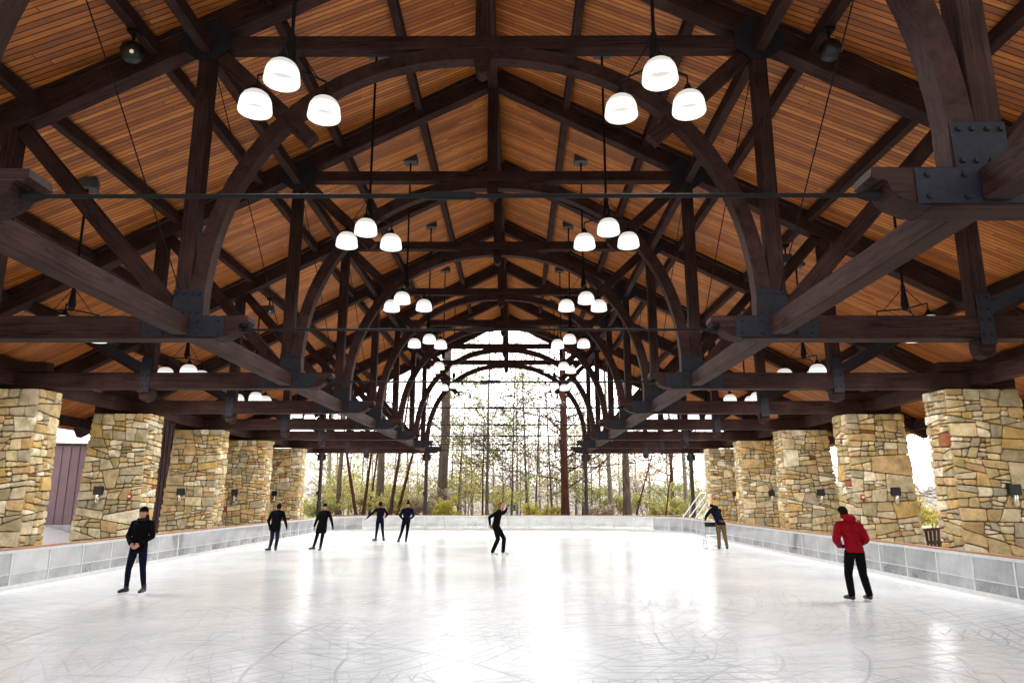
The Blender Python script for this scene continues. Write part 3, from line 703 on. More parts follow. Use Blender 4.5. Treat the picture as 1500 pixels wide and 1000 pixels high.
# ------------------------------------------------------------------ steel columns at the open end
def make_column():
    t = empty('steel_column', (0, 0, 0))
    bm = bmesh.new(); lathe(bm, [(.19, 0), (.19, .04), (.15, .06), (.15, 1.6), (.17, 1.62), (.17, 1.7), (.125, 1.72), (.12, 4.35), (.15, 4.37), (.15, 4.42), (.125, 4.44), (.125, 4.8), (.22, 4.82), (.22, 4.9)], seg=16, cap=True)
    link('shaft', tomesh(bm), M['column'], t)
    for a in range(4):
        bm = bmesh.new(); pts = []
        for k in range(7):
            th = k/6*math.pi/2; pts.append((.12+.36*(1-math.cos(th)), 0, 4.42+.40*math.sin(th)))
        tube(bm, pts, .035, 6); tube(bm, [(.34, 0, 4.62), (.40, 0, 4.52), (.36, 0, 4.45)], .03, 6)
        box(bm, (.1, -.02, 4.42), (.3, .02, 4.82))
        b = link('bracket', tomesh(bm), M['column'], t); b.rotation_euler = (0, 0, a*math.pi/2)
    bm = bmesh.new(); box(bm, (-.16, -.24, 2.1), (.0, -.1, 2.35), .01); link('junction_box', tomesh(bm), M['black'], t)
    return t
c0 = make_column()
for k, (x, lab) in enumerate([(-12.55, 'slim dark steel column far left at the open end beside the farthest left pier'), (-5.4, 'slim dark steel column left of the centre opening'),
                              (5.4, 'slim brown steel column right of the centre opening'), (12.55, 'slim brown steel column at far right of the open end')]):
    c = c0 if k == 0 else copy_tree(c0)
    c.location = (x, TY[7], 0); tag(c, lab, 'column', 'steel columns carrying the farthest truss')

# ------------------------------------------------------------------ ground, ice
BX, BY1, BR = 10.22, 45.5, 5.2
def perim(off=0.0, ystart=-9.0, n=10):
    pts = [(-BX-off, ystart), (-BX-off, BY1-BR)]
    for k in range(1, n+1):
        a = math.pi - k/n*math.pi/2; pts.append((-BX+BR+(BR+off)*math.cos(a), BY1-BR+(BR+off)*math.sin(a)))
    pts.append((BX-BR, BY1+off))
    for k in range(1, n+1):
        a = math.pi/2 - k/n*math.pi/2; pts.append((BX-BR+(BR+off)*math.cos(a), BY1-BR+(BR+off)*math.sin(a)))
    pts.append((BX+off, ystart))
    return pts
bm = bmesh.new(); bm.faces.new([bm.verts.new((x, y, .0)) for x, y in perim(.05)]); link('ice', tomesh(bm), M['ice'], label='white skated ice surface', kind='structure')
bm = bmesh.new(); box(bm, (-17.5, -10, -.3), (17.5, 51.5, -.008)); link('floor', tomesh(bm), M['concrete'], kind='structure')
bm = bmesh.new()
n = 60
def gz(x, y):
    d = max(0, max(abs(x)-22, y-56, -y-14)); f = min(1, d/25)
    return -.05 + f*(.35*noise.noise(V((x*.03, y*.03, 0)))) - (.02*max(0, min(d, 60)) if y > 52 else 0)
for i in range(n+1):
    for j in range(n+1):
        u = (i/n*2-1); v = (j/n*2-1)
        x = math.copysign(abs(u)**2.2*700, u); y = 30+math.copysign(abs(v)**2.2*700, v)
        bm.verts.new((x, y, gz(x, y)-.0))
bm.verts.ensure_lookup_table()
for i in range(n):
    for j in range(n):
        bm.faces.new([bm.verts[q] for q in (i*(n+1)+j, (i+1)*(n+1)+j, (i+1)*(n+1)+j+1, i*(n+1)+j+1)])
link('ground', tomesh(bm, smooth=True), M['ground'], kind='structure')

# ------------------------------------------------------------------ rink boards
def resample(pts, step):
    out = [V((*pts[0], 0))]; acc = 0; cur = V((*pts[0], 0))
    for p in pts[1:]:
        p = V((*p, 0))
        while (p-cur).length + acc >= step:
            d = (p-cur).normalized(); cur = cur + d*(step-acc); acc = 0; out.append(cur.copy())
        acc += (p-cur).length; cur = p
    return out
boards = empty('rink_boards', (0, 0, 0), 'low curved rink boards of clear panels with tan cap rail around the ice', 'rink boards')
def sweep(bm, pts, prof):
    """prof: (offset outward, z) closed loop"""
    rings = []
    for i, p in enumerate(pts):
        a = pts[max(i-1, 0)]; b = pts[min(i+1, len(pts)-1)]; d = (b-a).normalized(); nrm = V((-d.y, d.x, 0))
        if i == 0: pass
        rings.append([bm.verts.new((p.x+nrm.x*o, p.y+nrm.y*o, z)) for o, z in prof])
    m = len(prof)
    for r0, r1 in zip(rings[:-1], rings[1:]):
        for k in range(m): bm.faces.new((r0[k], r0[(k+1) % m], r1[(k+1) % m], r1[k]))
    bm.faces.new(rings[0][::-1]); bm.faces.new(rings[-1])
pp = [V((x, y, 0)) for x, y in perim(0, 3.0, 14)]
def rect(o0, o1, z0, z1): return [(o0, z0), (o1, z0), (o1, z1), (o0, z1)]
for nm, prof, mt in (('cap_rail', [(-.02, .865), (.13, .865), (.13, .90), (-.02, .90)], 'cap'), ('top_trim', rect(-.03, .02, .80, .862), 'kick'),
                     ('kick_plate', [(-.05, 0), (.04, 0), (.04, .13), (-.02, .13)], 'kick'), ('ice_curb', [(-.24, .002), (-.05, .002), (-.05, .045), (-.1, .05), (-.18, .03)], 'kick'),
                     ('middle_rail', rect(-.02, -.007, .35, .368), 'white_metal'), ('outer_rail', rect(.16, .19, .50, .54), 'white_metal')):
    bm = bmesh.new(); sweep(bm, pp, prof); link(nm, tomesh(bm), M[mt], boards)
st = resample(perim(0, 3.0, 14), 1.3)
st.append(V((BX, 3.0, 0)))
bm = bmesh.new(); box(bm, (-.022, -.022, .12), (.022, .02, .80), .004)
for z in (.2, .38, .6, .74): box(bm, (-.007, -.026, z-.007), (.007, -.020, z+.007))
pm = tomesh(bm)
bm = bmesh.new(); box(bm, (-.05, .07, -.01), (.05, .15, .86), .006); pm2 = tomesh(bm)
gm = {}
ps = 0
for i in range(len(st)-1):
    a, b = st[i], st[i+1]; d = b-a; l = d.length
    if l < .2: continue
    ang = math.atan2(d.y, d.x)
    key = round(l, 3)
    if key not in gm:
        bm = bmesh.new(); box(bm, (.03, -.006, .125), (l-.03, .006, .80)); gm[key] = tomesh(bm)
    g = link('clear_panel', gm[key], M['glass'], boards, mw=Matrix.Translation(a)@Matrix.Rotation(ang, 4, 'Z'))
    link('post', pm, M['white_metal'], boards, mw=Matrix.Translation(a)@Matrix.Rotation(ang+math.pi, 4, 'Z')@Matrix.Scale(-1, 4, V((0, 1, 0))))
    if i % 2 == 0 and ps < 40:
        ps += 1; link('stanchion', pm2, M['white_metal'], boards, mw=Matrix.Translation(a)@Matrix.Rotation(ang, 4, 'Z'))

# ------------------------------------------------------------------ left building, outdoor bits
bld = empty('ticket_building', (-16.6, 33, 0), 'purple board and batten building standing left beyond the stone piers', 'building')
bm = bmesh.new()
box(bm, (-12, 0, .75), (-.06, 18, 3.9)); link('front_wall', tomesh(bm), M['siding'], bld)
bm = bmesh.new()
for k in range(31):
    x = -12+k*.4; box(bm, (x-.03, -.035, .75), (x+.03, -.002, 4.25))
link('front_battens', tomesh(bm), M['siding'], bld)
bm = bmesh.new(); prism(bm, [(-12, 3.9), (-.06, 3.9), (-.06, 4.22), (-12, 4.48)], 0, 18); link('gable_top', tomesh(bm), M['siding'], bld)
bm = bmesh.new(); box(bm, (-.058, .0, 0), (0.06, 18.2, 5.6)); link('side_wall', tomesh(bm), M['siding_shaded'], bld)
bm = bmesh.new()
for k in range(46):
    y = .05+k*.4; box(bm, (.061, y-.03, 0), (.09, y+.03, 5.6))
link('side_battens', tomesh(bm), M['siding_shaded'], bld)
bm = bmesh.new(); prism(bm, [(-12.6, 4.52), (.0, 4.24), (.0, 4.32), (-12.6, 4.6)], -.25, 18.2); link('roof_edge', tomesh(bm), M['shingle'], bld)
bm = bmesh.new(); box(bm, (-12, -.1, -.1), (0.0, -.0, .75)); link('plinth', tomesh(bm), M['concrete'], bld)
# snow bank
bm = bmesh.new(); nn = 24
vs = [[None]*(nn+1) for _ in range(nn+1)]
for i in range(nn+1):
    for j in range(nn+1):
        x = -30+i/nn*13.2; y = 20+j/nn*12.8; e = min(1, 3.2*min(i, nn-i)/nn, 3.2*j/nn); e = e*e*(3-2*e)
        vs[i][j] = bm.verts.new((x, y, -.1+e*(.25+.55*j/nn+.12*noise.noise(V((x*.5, y*.5, 3))))))
for i in range(nn):
    for j in range(nn): bm.faces.new((vs[i][j], vs[i+1][j], vs[i+1][j+1], vs[i][j+1]))
link('snow_bank', tomesh(bm, smooth=True), M['snow'], label='pale bank of old snow below the purple building', kind='structure')

# curved slatted bench behind the right boards
bench = empty('curved_bench', (16.2, 27.2, 0), 'curved dark bench with pale fanned slats between the two nearest right piers', 'bench')
bm = bmesh.new(); bt = []
for k in range(13):
    a = R(200+k*10.5); bt.append((1.5*math.cos(a), .9+1.3*math.sin(a), .0))
tube(bm, [(x, y, .86+.03*math.cos(i)) for i, (x, y, z) in enumerate(bt)], .055, 8); link('top_rail', tomesh(bm), M['railwood'], bench)
bm = bmesh.new(); tube(bm, [(x*.94, y, .42) for x, y, z in bt], .05, 8); link('seat_rail', tomesh(bm), M['railwood'], bench)
bm = bmesh.new()
for k in range(24):
    f = k/23; a = R(200+f*126); x, y = 1.47*math.cos(a), .9+1.27*math.sin(a)
    x2 = x*.86-.2*(f-.2)
    tube(bm, [(x2, y+.04, .3), (x, y-.01, .84)], .022, 5)
link('back_slats', tomesh(bm), M['slatwood'], bench)
bm = bmesh.new()
for k in range(24):
    a0, a1 = R(200+k*126/24), R(200+(k+1)*126/24)
    q = [(1.16*math.cos(a), .9+.98*math.sin(a), z) for a in (a0, a1) for z in (.1, .82)]
    q2 = [(x*1.02, (y-.9)*1.02+.9, z) for x, y, z in q]
    v = [bm.verts.new(p) for p in q+q2]
    for f in ((0, 1, 3, 2), (4, 6, 7, 5), (0, 4, 5, 1), (2, 3, 7, 6), (1, 5, 7, 3), (0, 2, 6, 4)): bm.faces.new([v[i] for i in f])
link('back_panel', tomesh(bm), M['railwood'], bench)
bm = bmesh.new()
for f in (0, 3, 6, 9, 12): tube(bm, [(bt[f][0], bt[f][1]+.05, -.02), (bt[f][0], bt[f][1]+.05, .9)], .05, 8)
link('legs', tomesh(bm), M['railwood'], bench)

# white handrail frames by the far right corner
hr = empty('white_handrail', (12.0, 47.2, 0), 'white slanted handrail frame behind the far right corner of the boards', 'handrail')
for k in range(5):
    bm = bmesh.new(); x = k*.42-.7
    tube(bm, [(x, 0, 0), (x+.1, 0, .75), (x+1.3, 0, 2.25)], .035, 8); link('slanted_bar', tomesh(bm), M['white_metal'], hr)
bm = bmesh.new(); tube(bm, [(.6, .02, 2.25), (2.3, .02, 2.25), (2.3, .02, 0)], .04, 8); link('top_bar', tomesh(bm), M['white_metal'], hr)
# low timber rails outside
for x0, x1, lab in ((-13.2, -5.8, 'low weathered timber rail outside the far boards on the left'), (4.5, 13.5, 'low weathered timber rail outside the far boards on the right')):
    t = empty('low_rail', ((x0+x1)/2, 52.2, 0), lab, 'rail', 'low timber rails at the wood edge'); h = (x1-x0)/2
    beam('top_board', (-h, 0, .68), (h, 0, .68), .5, .1, t, 'railwood'); 
    beam('side_board', (-h, -.2, .5), (h, -.2, .5), .05, .24, t, 'railwood')
    for k in range(6):
        x = -h+.2+k*(2*h-.4)/5; beam('post', (x, 0, -.1), (x, 0, .63), .14, .14, t, 'railwood')

# ------------------------------------------------------------------ vegetation
def leaf_quad(bm, c, sz, rg):
    n = V((rg.gauss(0, 1), rg.gauss(0, 1), rg.gauss(0, 1))).normalized(); a = n.orthogonal().normalized()
    a.rotate(Quaternion(n, rg.uniform(0, 6.28))); b = n.cross(a)
    l, w = sz*rg.uniform(.7, 1.4), sz*rg.uniform(.3, .6)
    bm.faces.new([bm.verts.new(c+a*l), bm.verts.new(c+b*w), bm.verts.new(c-a*l), bm.verts.new(c-b*w)])
MINR = .016
def branch(bm, p, d, L, r, depth, rg, tips, spread=.6, upb=.25, seg=4, kids=3):
    pts = [p]; rads = [r]; cur = p; dd = d.normalized()
    for k in range(seg):
        dd = (dd+V((rg.gauss(0, .13), rg.gauss(0, .13), rg.gauss(0, .1)+upb*.1))).normalized()
        cur = cur+dd*L/seg; pts.append(cur); rads.append(max(MINR, r*(1-(k+1)/seg*.7)))
    tube(bm, pts, rads, 5 if depth > 1 else 3, cap=False)
    tips.append((pts[-1], depth)); 
    if depth <= 0: return
    for k in range(kids):
        f = rg.uniform(.35, 1.); i = min(seg-1, int(f*seg)); q = pts[i].lerp(pts[i+1], f*seg-i) if f < 1 else pts[-1]
        nd = (dd+V((rg.gauss(0, spread), rg.gauss(0, spread), rg.gauss(0, spread*.7)+upb))).normalized()
        branch(bm, q, nd, L*rg.uniform(.45, .7), max(.018, rads[i]*.55), depth-1, rg, tips, spread, upb, seg, kids)
def trunk_curve(x, y, h, r0, r1, lean, rg, n=10):
    pts, rad = [], []
    for k in range(n+1):
        f = k/n; pts.append(V((lean[0]*f*h+rg.gauss(0, .03)*h*.05*(k > 0), lean[1]*f*h, f*h-.1))); rad.append(r0+(r1-r0)*f**.8)
    rad[0] *= 1.3
    return pts, rad
def tree(px, Y, h, r, label, mat='bark_grey', lean=(0, 0), kind='bare', seed=0, group='trees beyond the open end', b0=.35, nb=14, z0=None, spread=1.0, twig=2, name='bare_tree', leafmat=None, leaves=0, x=None):
    rg = random.Random(seed*13+5)
    X = gx(px, Y) if x is None else x; g = gz(X, Y)
    t = empty(name, (X, Y, g), label, 'tree', group)
    bm = bmesh.new(); pts, rad = trunk_curve(0, 0, h, r, r*.28 if kind != 'pole' else r*.75, lean, rg)
    tube(bm, pts, rad, 10, cap=False)
    tips = []
    link('trunk', tomesh(bm, smooth=True), M[mat], t)
    bm = bmesh.new(); clumps = []
    for k in range(nb):
        f = b0+(1-b0)*(k+rg.random())/nb; i = min(len(pts)-2, int(f*(len(pts)-1))); q = pts[i].lerp(pts[i+1], f*(len(pts)-1)-i)
        a = rg.uniform(0, 6.283)
        if kind == 'pine':
            L = h*.16*(1.25-f)*spread*rg.uniform(.6, 1.2)+.6; d = V((math.cos(a), math.sin(a), rg.uniform(-.1, .25)))
            tp = []; branch(bm, q, d, L, min(.035, rad[i]*.2+.01), 1, rg, tp, .35, .05, 4, 4); clumps += [c for c, _ in tp]
        else:
            L = h*.30*(1.15-f)*spread*rg.uniform(.6, 1.3)+.7; d = V((math.cos(a), math.sin(a), rg.uniform(.05, .7)))
            tp = []; branch(bm, q, d, L, min(.06, rad[i]*.3+.008), twig, rg, tp, .55, .18, 4, 3); clumps += [c for c, dd in tp if dd == 0]
    if nb: link('branches', tomesh(bm), M[mat], t)
    if leafmat:
        bm = bmesh.new(); rg.shuffle(clumps)
        for c in clumps:
            if rg.random() < .25: continue
            R0 = rg.uniform(.35, .8) if kind == 'pine' else rg.uniform(.3, .7)
            for _ in range(leaves):
                p = c+V((rg.gauss(0, R0), rg.gauss(0, R0), rg.gauss(0, R0*.38))); leaf_quad(bm, p, rg.uniform(.07, .15), rg)
        link('crown', tomesh(bm), M[leafmat], t)
    return t
def bush(px, Y, w, h, label, leafmat, seed, n=2600, group='bushes at the wood edge', sz=.1, x=None):
    rg = random.Random(seed*31+2); X = gx(px, Y) if x is None else x; g = gz(X, Y)
    t = empty('bush', (X, Y, g), label, 'bush', group)
    bm = bmesh.new(); tips = []
    for k in range(9):
        a = rg.uniform(0, 6.28); d = V((math.cos(a)*.5*w/h, math.sin(a)*.5*w/h, 1))
        branch(bm, V((rg.gauss(0, w*.12), rg.gauss(0, w*.1), -.1)), d, h*.75*rg.uniform(.7, 1.1), .03, 2, rg, tips, .5, .2, 4, 3)
    link('stems', tomesh(bm), M['bark_grey'], t)
    bm = bmesh.new()
    cl = [c for c, d in tips]
    for _ in range(n):
        c = rg.choice(cl); R0 = .18*max(.7, h*.4); leaf_quad(bm, c+V((rg.gauss(0, R0), rg.gauss(0, R0), rg.gauss(0, R0*.7))), sz*rg.uniform(.6, 1.3), rg)
    link('foliage', tomesh(bm), M[leafmat], t)
    return t
# individual trunks seen through the end, left to right
tree(481, 66, 17, .2, 'pale slender trunk beside the far left steel column', 'bark_pale', (.0, 0), seed=1, b0=.5, nb=10)
tree(496, 60, 19, .25, 'smooth grey trunk second from the far left steel column', 'bark_grey', (.012, 0), seed=2, b0=.5, nb=10)
tree(526, 56, 12, .16, 'red brown trunk leaning to the left behind the boards', 'bark_red', (-.2, 0), seed=3, b0=.55, nb=8)
tree(532, 56.6, 13, .15, 'red brown trunk sharing its foot with the left leaning one', 'bark_red', (.09, .02), seed=4, b0=.5, nb=8)
tree(541, 60, 13, .11, 'thin red brown trunk behind the arm of the reaching skater', 'bark_red', (.1, 0), seed=5, b0=.4, nb=9)
tree(557, 63, 20, .42, 'thick grey brown trunk between the left steel columns', 'bark_grey', (.002, 0), seed=6, b0=.6, nb=8)
tree(571, 57, 12, .17, 'reddish trunk leaning right above the two paired skaters', 'bark_red', (.13, 0), seed=7, b0=.45, nb=9)
tree(580, 58, 12, .15, 'reddish trunk leaning far right near the man in navy jacket', 'bark_red', (.24, .0), seed=8, b0=.45, nb=9)
tree(649, 60, 24, .43, 'tall thick grey trunk left of the centre opening', 'bark_grey', (.018, 0), kind='pole', seed=9, b0=.2, nb=22, spread=.75)
tree(716, 58, 17, .15, 'slender pine with sparse green tufts near the middle', 'bark_grey', (.004, 0), kind='pine', seed=10, b0=.22, nb=30, name='pine_tree', leafmat='leaf_pine', leaves=36, spread=1.25)
tree(709, 61, 9, .1, 'short red brown trunk just left of the slender pine', 'bark_red', (.01, 0), seed=11, b0=.4, nb=8)
tree(739, 58, 9, .07, 'very thin dark sapling right of the slender pine', 'bark_grey', (.0, 0), seed=12, b0=.25, nb=22)
tree(775, 66, 15, .14, 'bare forked tree with fine twigs right of centre', 'bark_grey', (-.03, 0), seed=13, b0=.22, nb=20, twig=3, spread=1.3)
tree(787, 72, 14, .13, 'second bare forked tree with fine twigs right of centre', 'bark_grey', (.04, 0), seed=14, b0=.22, nb=20, twig=3, spread=1.3)
tree(831, 60, 22, .33, 'tall brown pine trunk right of the centre opening', 'bark_red', (-.006, 0), kind='pole', seed=15, b0=.12, nb=44, name='pine_tree', leafmat='leaf_pine', leaves=7, spread=1.15)
tree(898, 60, 16, .24, 'pale brown trunk left of the thickest right trunk', 'bark_pale', (-.02, 0), seed=16, b0=.5, nb=9)
tree(922, 58, 20, .36, 'thick mossy brown trunk between the two right steel columns', 'bark_grey', (.002, 0), seed=17, b0=.55, nb=9)
tree(930, 55, 9, .08, 'thin dark sapling leaning right across the right opening', 'bark_red', (.3, 0), seed=18, b0=.5, nb=6)
tree(976, 57, 8, .07, 'thin curved sapling right of the leaning sapling', 'bark_red', (.16, 0), seed=19, b0=.4, nb=8)
tree(989, 66, 14, .2, 'reddish bare tree with a wide net of twigs near the right column', 'bark_red', (.0, 0), seed=20, b0=.25, nb=16, twig=3, spread=1.2)
tree(1009, 62, 17, .22, 'pale grey trunk just left of the far right steel column', 'bark_pale', (-.01, 0), seed=21, b0=.5, nb=9)
tree(752, 64, 15, .11, 'thin bare tree with dense fine twigs just right of the thin dark sapling', 'bark_grey', (.02, 0), seed=22, b0=.15, nb=26, twig=3, spread=1.1)
tree(672, 68, 14, .11, 'thin bare tree with dense twigs right of the tall thick trunk', 'bark_grey', (.05, 0), seed=23, b0=.15, nb=24, twig=3, spread=1.1)
tree(812, 66, 14, .12, 'bare tree with dense twigs just left of the brown pine', 'bark_grey', (-.04, 0), seed=24, b0=.15, nb=26, twig=3, spread=1.1)
tree(856, 70, 13, .10, 'bare twiggy tree just right of the brown pine', 'bark_red', (.03, 0), seed=25, b0=.15, nb=24, twig=3, spread=1.1)
tree(760, 88, 17, .16, 'pine with green tufts standing behind the bare twiggy trees', 'bark_grey', (0, 0), kind='pine', seed=26, b0=.4, nb=24, name='pine_tree', leafmat='leaf_pine', leaves=22, spread=1.2)
# more distant trees filling behind
npine = nbare = -1
ORD = 'first second third fourth fifth sixth seventh eighth ninth tenth eleventh twelfth thirteenth fourteenth fifteenth sixteenth seventeenth eighteenth nineteenth twentieth'.split()
for k in range(22):
    rg = random.Random(900+k); px = 470+k*25.5+rg.uniform(-9, 9); Y = rg.uniform(82, 125)
    pine = rg.random() < .35
    if pine: npine += 1
    else: nbare += 1
    tree(px, Y, rg.uniform(9, 17) if 600 < px < 880 else rg.uniform(12, 20), rg.uniform(.12, .22),
         '%s %s from the left in the far wood' % (ORD[(npine if pine else nbare)], 'distant sparse pine' if pine else 'distant bare tree'), 'bark_grey', (rg.uniform(-.05, .05), 0),
         kind='pine' if pine else 'bare', seed=40+k, b0=.15, nb=26, name='pine_tree' if pine else 'bare_tree', leafmat='leaf_pine' if pine else None, leaves=16, group='distant trees of the far wood', twig=2, spread=1.1)
bl = [(466, 58, 3.2, 2.2, 'leaf_green', 'green bush beside the far left steel column'), (492, 62, 5, 2.8, 'leaf_olive', 'olive bush below the smooth grey trunk'), (515, 66, 6, 4.2, 'leaf_olive', 'tall olive yellow thicket behind the leaning red trunks'),
      (548, 64, 6, 4.4, 'leaf_olive', 'olive yellow thicket behind the reaching skater'), (575, 60, 5, 2.6, 'leaf_olive', 'low olive bush right of the reaching skater'), (602, 62, 5, 3.0, 'leaf_olive', 'olive bush behind the man in navy jacket'),
      (628, 60, 3.6, 2.2, 'leaf_brown', 'faded brown shrub left of the tall thick trunk'), (648, 57, 3.4, 1.7, 'leaf_yellow', 'yellow low bush at the foot of the tall thick trunk'), (683, 66, 6, 4.6, 'leaf_olive', 'loose olive small tree between the thick trunk and the pine'),
      (735, 74, 6, 3.6, 'leaf_olive', 'olive shrub behind the middle skater'), (795, 64, 5, 1.8, 'leaf_yellow', 'yellow low bush left of the brown pine trunk'), (862, 66, 6, 4.2, 'leaf_green', 'green shrub right of the brown pine trunk'),
      (880, 58, 3.4, 1.5, 'leaf_brown', 'low brown shrub below the pale brown trunk'), (915, 62, 4, 2.6, 'leaf_green', 'green bush around the thickest right trunk'), (955, 70, 7, 6.0, 'leaf_brown', 'tall faded beige shrub in the right opening'),
      (985, 60, 5, 2.2, 'leaf_olive', 'olive bush under the reddish bare tree'), (1013, 64, 6, 3.4, 'leaf_green', 'green bush behind the far right steel column')]
for k, (px, Y, w, h, lm, lab) in enumerate(bl): bush(px, Y, w, h, lab, lm, k, n=2600)
# leafy understorey trees
for k, (px, Y, h, lm, lab) in enumerate([(512, 72, 9, 'leaf_olive', 'olive yellow leafy young tree behind the leaning red trunks'), (545, 76, 10, 'leaf_olive', 'yellow green leafy young tree beside the thick grey brown trunk'),
        (596, 74, 9, 'leaf_brown', 'beige leafy young tree behind the far right leaning trunk'), (684, 78, 8, 'leaf_olive', 'yellow green leafy young tree between the tall trunk and the slender pine'),
        (805, 80, 8, 'leaf_brown', 'pale beige young tree left of the brown pine'), (858, 76, 9, 'leaf_green', 'green leafy young tree behind the right inner column'), (955, 80, 11, 'leaf_brown', 'tall beige cone shaped tree in the right opening'), (664, 70, 11, 'leaf_olive', 'yellow green leafy young tree just right of the tall thick trunk'), (765, 84, 9, 'leaf_brown', 'pale brown young tree behind the bare forked trees'), (870, 68, 10, 'leaf_olive', 'olive leafy young tree between the inner right column and pale trunk'), (480, 80, 11, 'leaf_brown', 'faded brown young tree behind the far left column')]):
    tree(px, Y, h, .1, lab, 'bark_grey', (0, 0), kind='bare', seed=200+k, b0=.1, nb=20, name='leafy_tree', leafmat=lm, leaves=13, group='young trees beyond the open end', spread=1.0)
# right side outdoors
tree(0, 45, 11, .2, 'leafy yellow green tree outside between the second and third right piers', 'bark_grey', kind='bare', seed=70, b0=.15, nb=18, name='leafy_tree', leafmat='leaf_green', leaves=14, group='trees outside the right side', x=21.5, spread=1.3)
tree(0, 52, 12, .2, 'pale leafy tree outside behind the slatted bench', 'bark_grey', kind='bare', seed=71, b0=.1, nb=18, name='leafy_tree', leafmat='leaf_brown', leaves=12, group='trees outside the right side', x=32, spread=1.4)
tree(0, 40, 10, .16, 'bare tree outside beyond the largest right pier', 'bark_pale', kind='bare', seed=72, b0=.15, nb=16, group='trees outside the right side', x=27, twig=3)
tree(0, 60, 13, .2, 'leafy tree outside behind the far right piers', 'bark_grey', kind='bare', seed=73, b0=.15, nb=18, name='leafy_tree', leafmat='leaf_green', leaves=12, group='trees outside the right side', x=22, spread=1.4)
bush(0, 33, 3.2, 2.2, 'bright yellow bush right of the second right pier behind the bench', 'leaf_yellow', 60, x=18.3)
bush(0, 44, 5, 3.4, 'yellow green bush between the second and third right piers', 'leaf_green', 61, x=20)
# far woodland as one mass
bm = bmesh.new(); rg = random.Random(5)
for k in range(26000):
    a = rg.uniform(-1.05, 1.05); d = rg.uniform(135, 210); hz = 5.5+3*noise.noise(V((a*9, d*.01, 0)))+2*noise.noise(V((a*30, 1, 0)))
    x = math.sin(a)*d; y = math.cos(a)*d; z = rg.uniform(0, 1)**1.3*max(1.5, hz)-1.2
    leaf_quad(bm, V((x, y, z)), rg.uniform(.5, 1.0), rg)
link('far_woodland', tomesh(bm), M['leaf_far'], label='pale far off band of woodland beyond the trees', cat='woodland', kind='stuff')
# far house
hs = empty('far_house', (gx(742, 118), 118, gz(0, 118)), 'small pale far house seen above the middle skater', 'house')
bm = bmesh.new(); box(bm, (-3.2, 0, -.5), (3.2, 6, 3.2)); link('wall', tomesh(bm), M['white_metal'], hs)
bm = bmesh.new(); prism(bm, [(-3.7, 3.15), (3.7, 3.15), (0, 5.4)], -.4, 6.4); link('roof', tomesh(bm), M['concrete'], hs)
for x in (-1.8, .9):
    bm = bmesh.new(); box(bm, (x, -.03, 1.1), (x+.9, -.002, 2.3)); link('window', tomesh(bm), M['cabinet'], hs)

# ------------------------------------------------------------------ people
def cloth(name, c, rough=.85, sc=30, amt=.35):
    M[name] = simple(name, c, rough, spec=.25, noise_amt=amt, scale=sc, bump=.35)
    M[name].node_tree.nodes['Principled BSDF'].inputs['Specular IOR Level'].default_value = .06
M['skin'] = simple('skin', (.40, .19, .13), .5, noise_amt=.1, scale=12)
cloth('cloth_black', (.003, .003, .0038)); cloth('cloth_navy', (.004, .0055, .016)); cloth('denim', (.010, .012, .026)); cloth('cloth_red', (.20, .002, .007), .6)
cloth('cloth_khaki', (.14, .085, .042)); cloth('hair_brown', (.012, .006, .004)); cloth('hair_ginger', (.20, .07, .018)); cloth('fur', (.025, .012, .008)); cloth('glove_brown', (.22, .09, .05)); cloth('cap_grey', (.05, .034, .03)); cloth('pouch', (.2, .19, .15))
M['eye'] = simple('eye_dark', (.02, .015, .012), .2)
M['lip'] = simple('lip', (.33, .09, .08), .5)
M['blade'] = simple('skate_blade', (.6, .62, .65), .2, 1.0)
M['boot_white'] = simple('white_skate_boot', (.6, .58, .54), .4)
M['boot_black'] = simple('black_skate_boot', (.004, .004, .004), .35)
def ellr(bm, c, ax, lat, fr, rings, seg=16):
    """rings: (offset along ax, lateral radius, front radius)"""
    R_ = []
    for o, a, b in rings:
        R_.append([bm.verts.new(c+ax*o+lat*(a*math.cos(2*math.pi*k/seg))+fr*(b*math.sin(2*math.pi*k/seg))) for k in range(seg)])
    for i in range(len(R_)-1):
        for k in range(seg): bm.faces.new((R_[i][k], R_[i][(k+1) % seg], R_[i+1][(k+1) % seg], R_[i+1][k]))
    bm.faces.new(R_[0][::-1]); bm.faces.new(R_[-1])
def cone(bm, a, b, r0, r1, seg=12):
    a, b = V(a), V(b); d = b-a; L_ = d.length; d.normalize()
    pts, rr = [], []
    for t in (-.98, -.8, -.45, 0): pts.append(a+d*r0*t); rr.append(r0*math.sqrt(max(.01, 1-t*t)))
    for t in (0, .45, .8, .98): pts.append(b+d*r1*t); rr.append(r1*math.sqrt(max(.01, 1-t*t)))
    tube(bm, pts, rr, seg)
def chain(bm, pts, rads):
    for i in range(len(pts)-1): cone(bm, pts[i], pts[i+1], rads[i], rads[i+1])
def ball(bm, c, rx, ry=None, rz=None, seg=12):
    ry = ry or rx; rz = rz or rx; ellr(bm, V(c), V((0, 0, 1)), V((1, 0, 0)), V((0, 1, 0)), [(rz*math.sin(t), rx*math.cos(t), ry*math.cos(t)) for t in [R(x) for x in (-82, -60, -35, -12, 12, 35, 60, 82)]], seg)
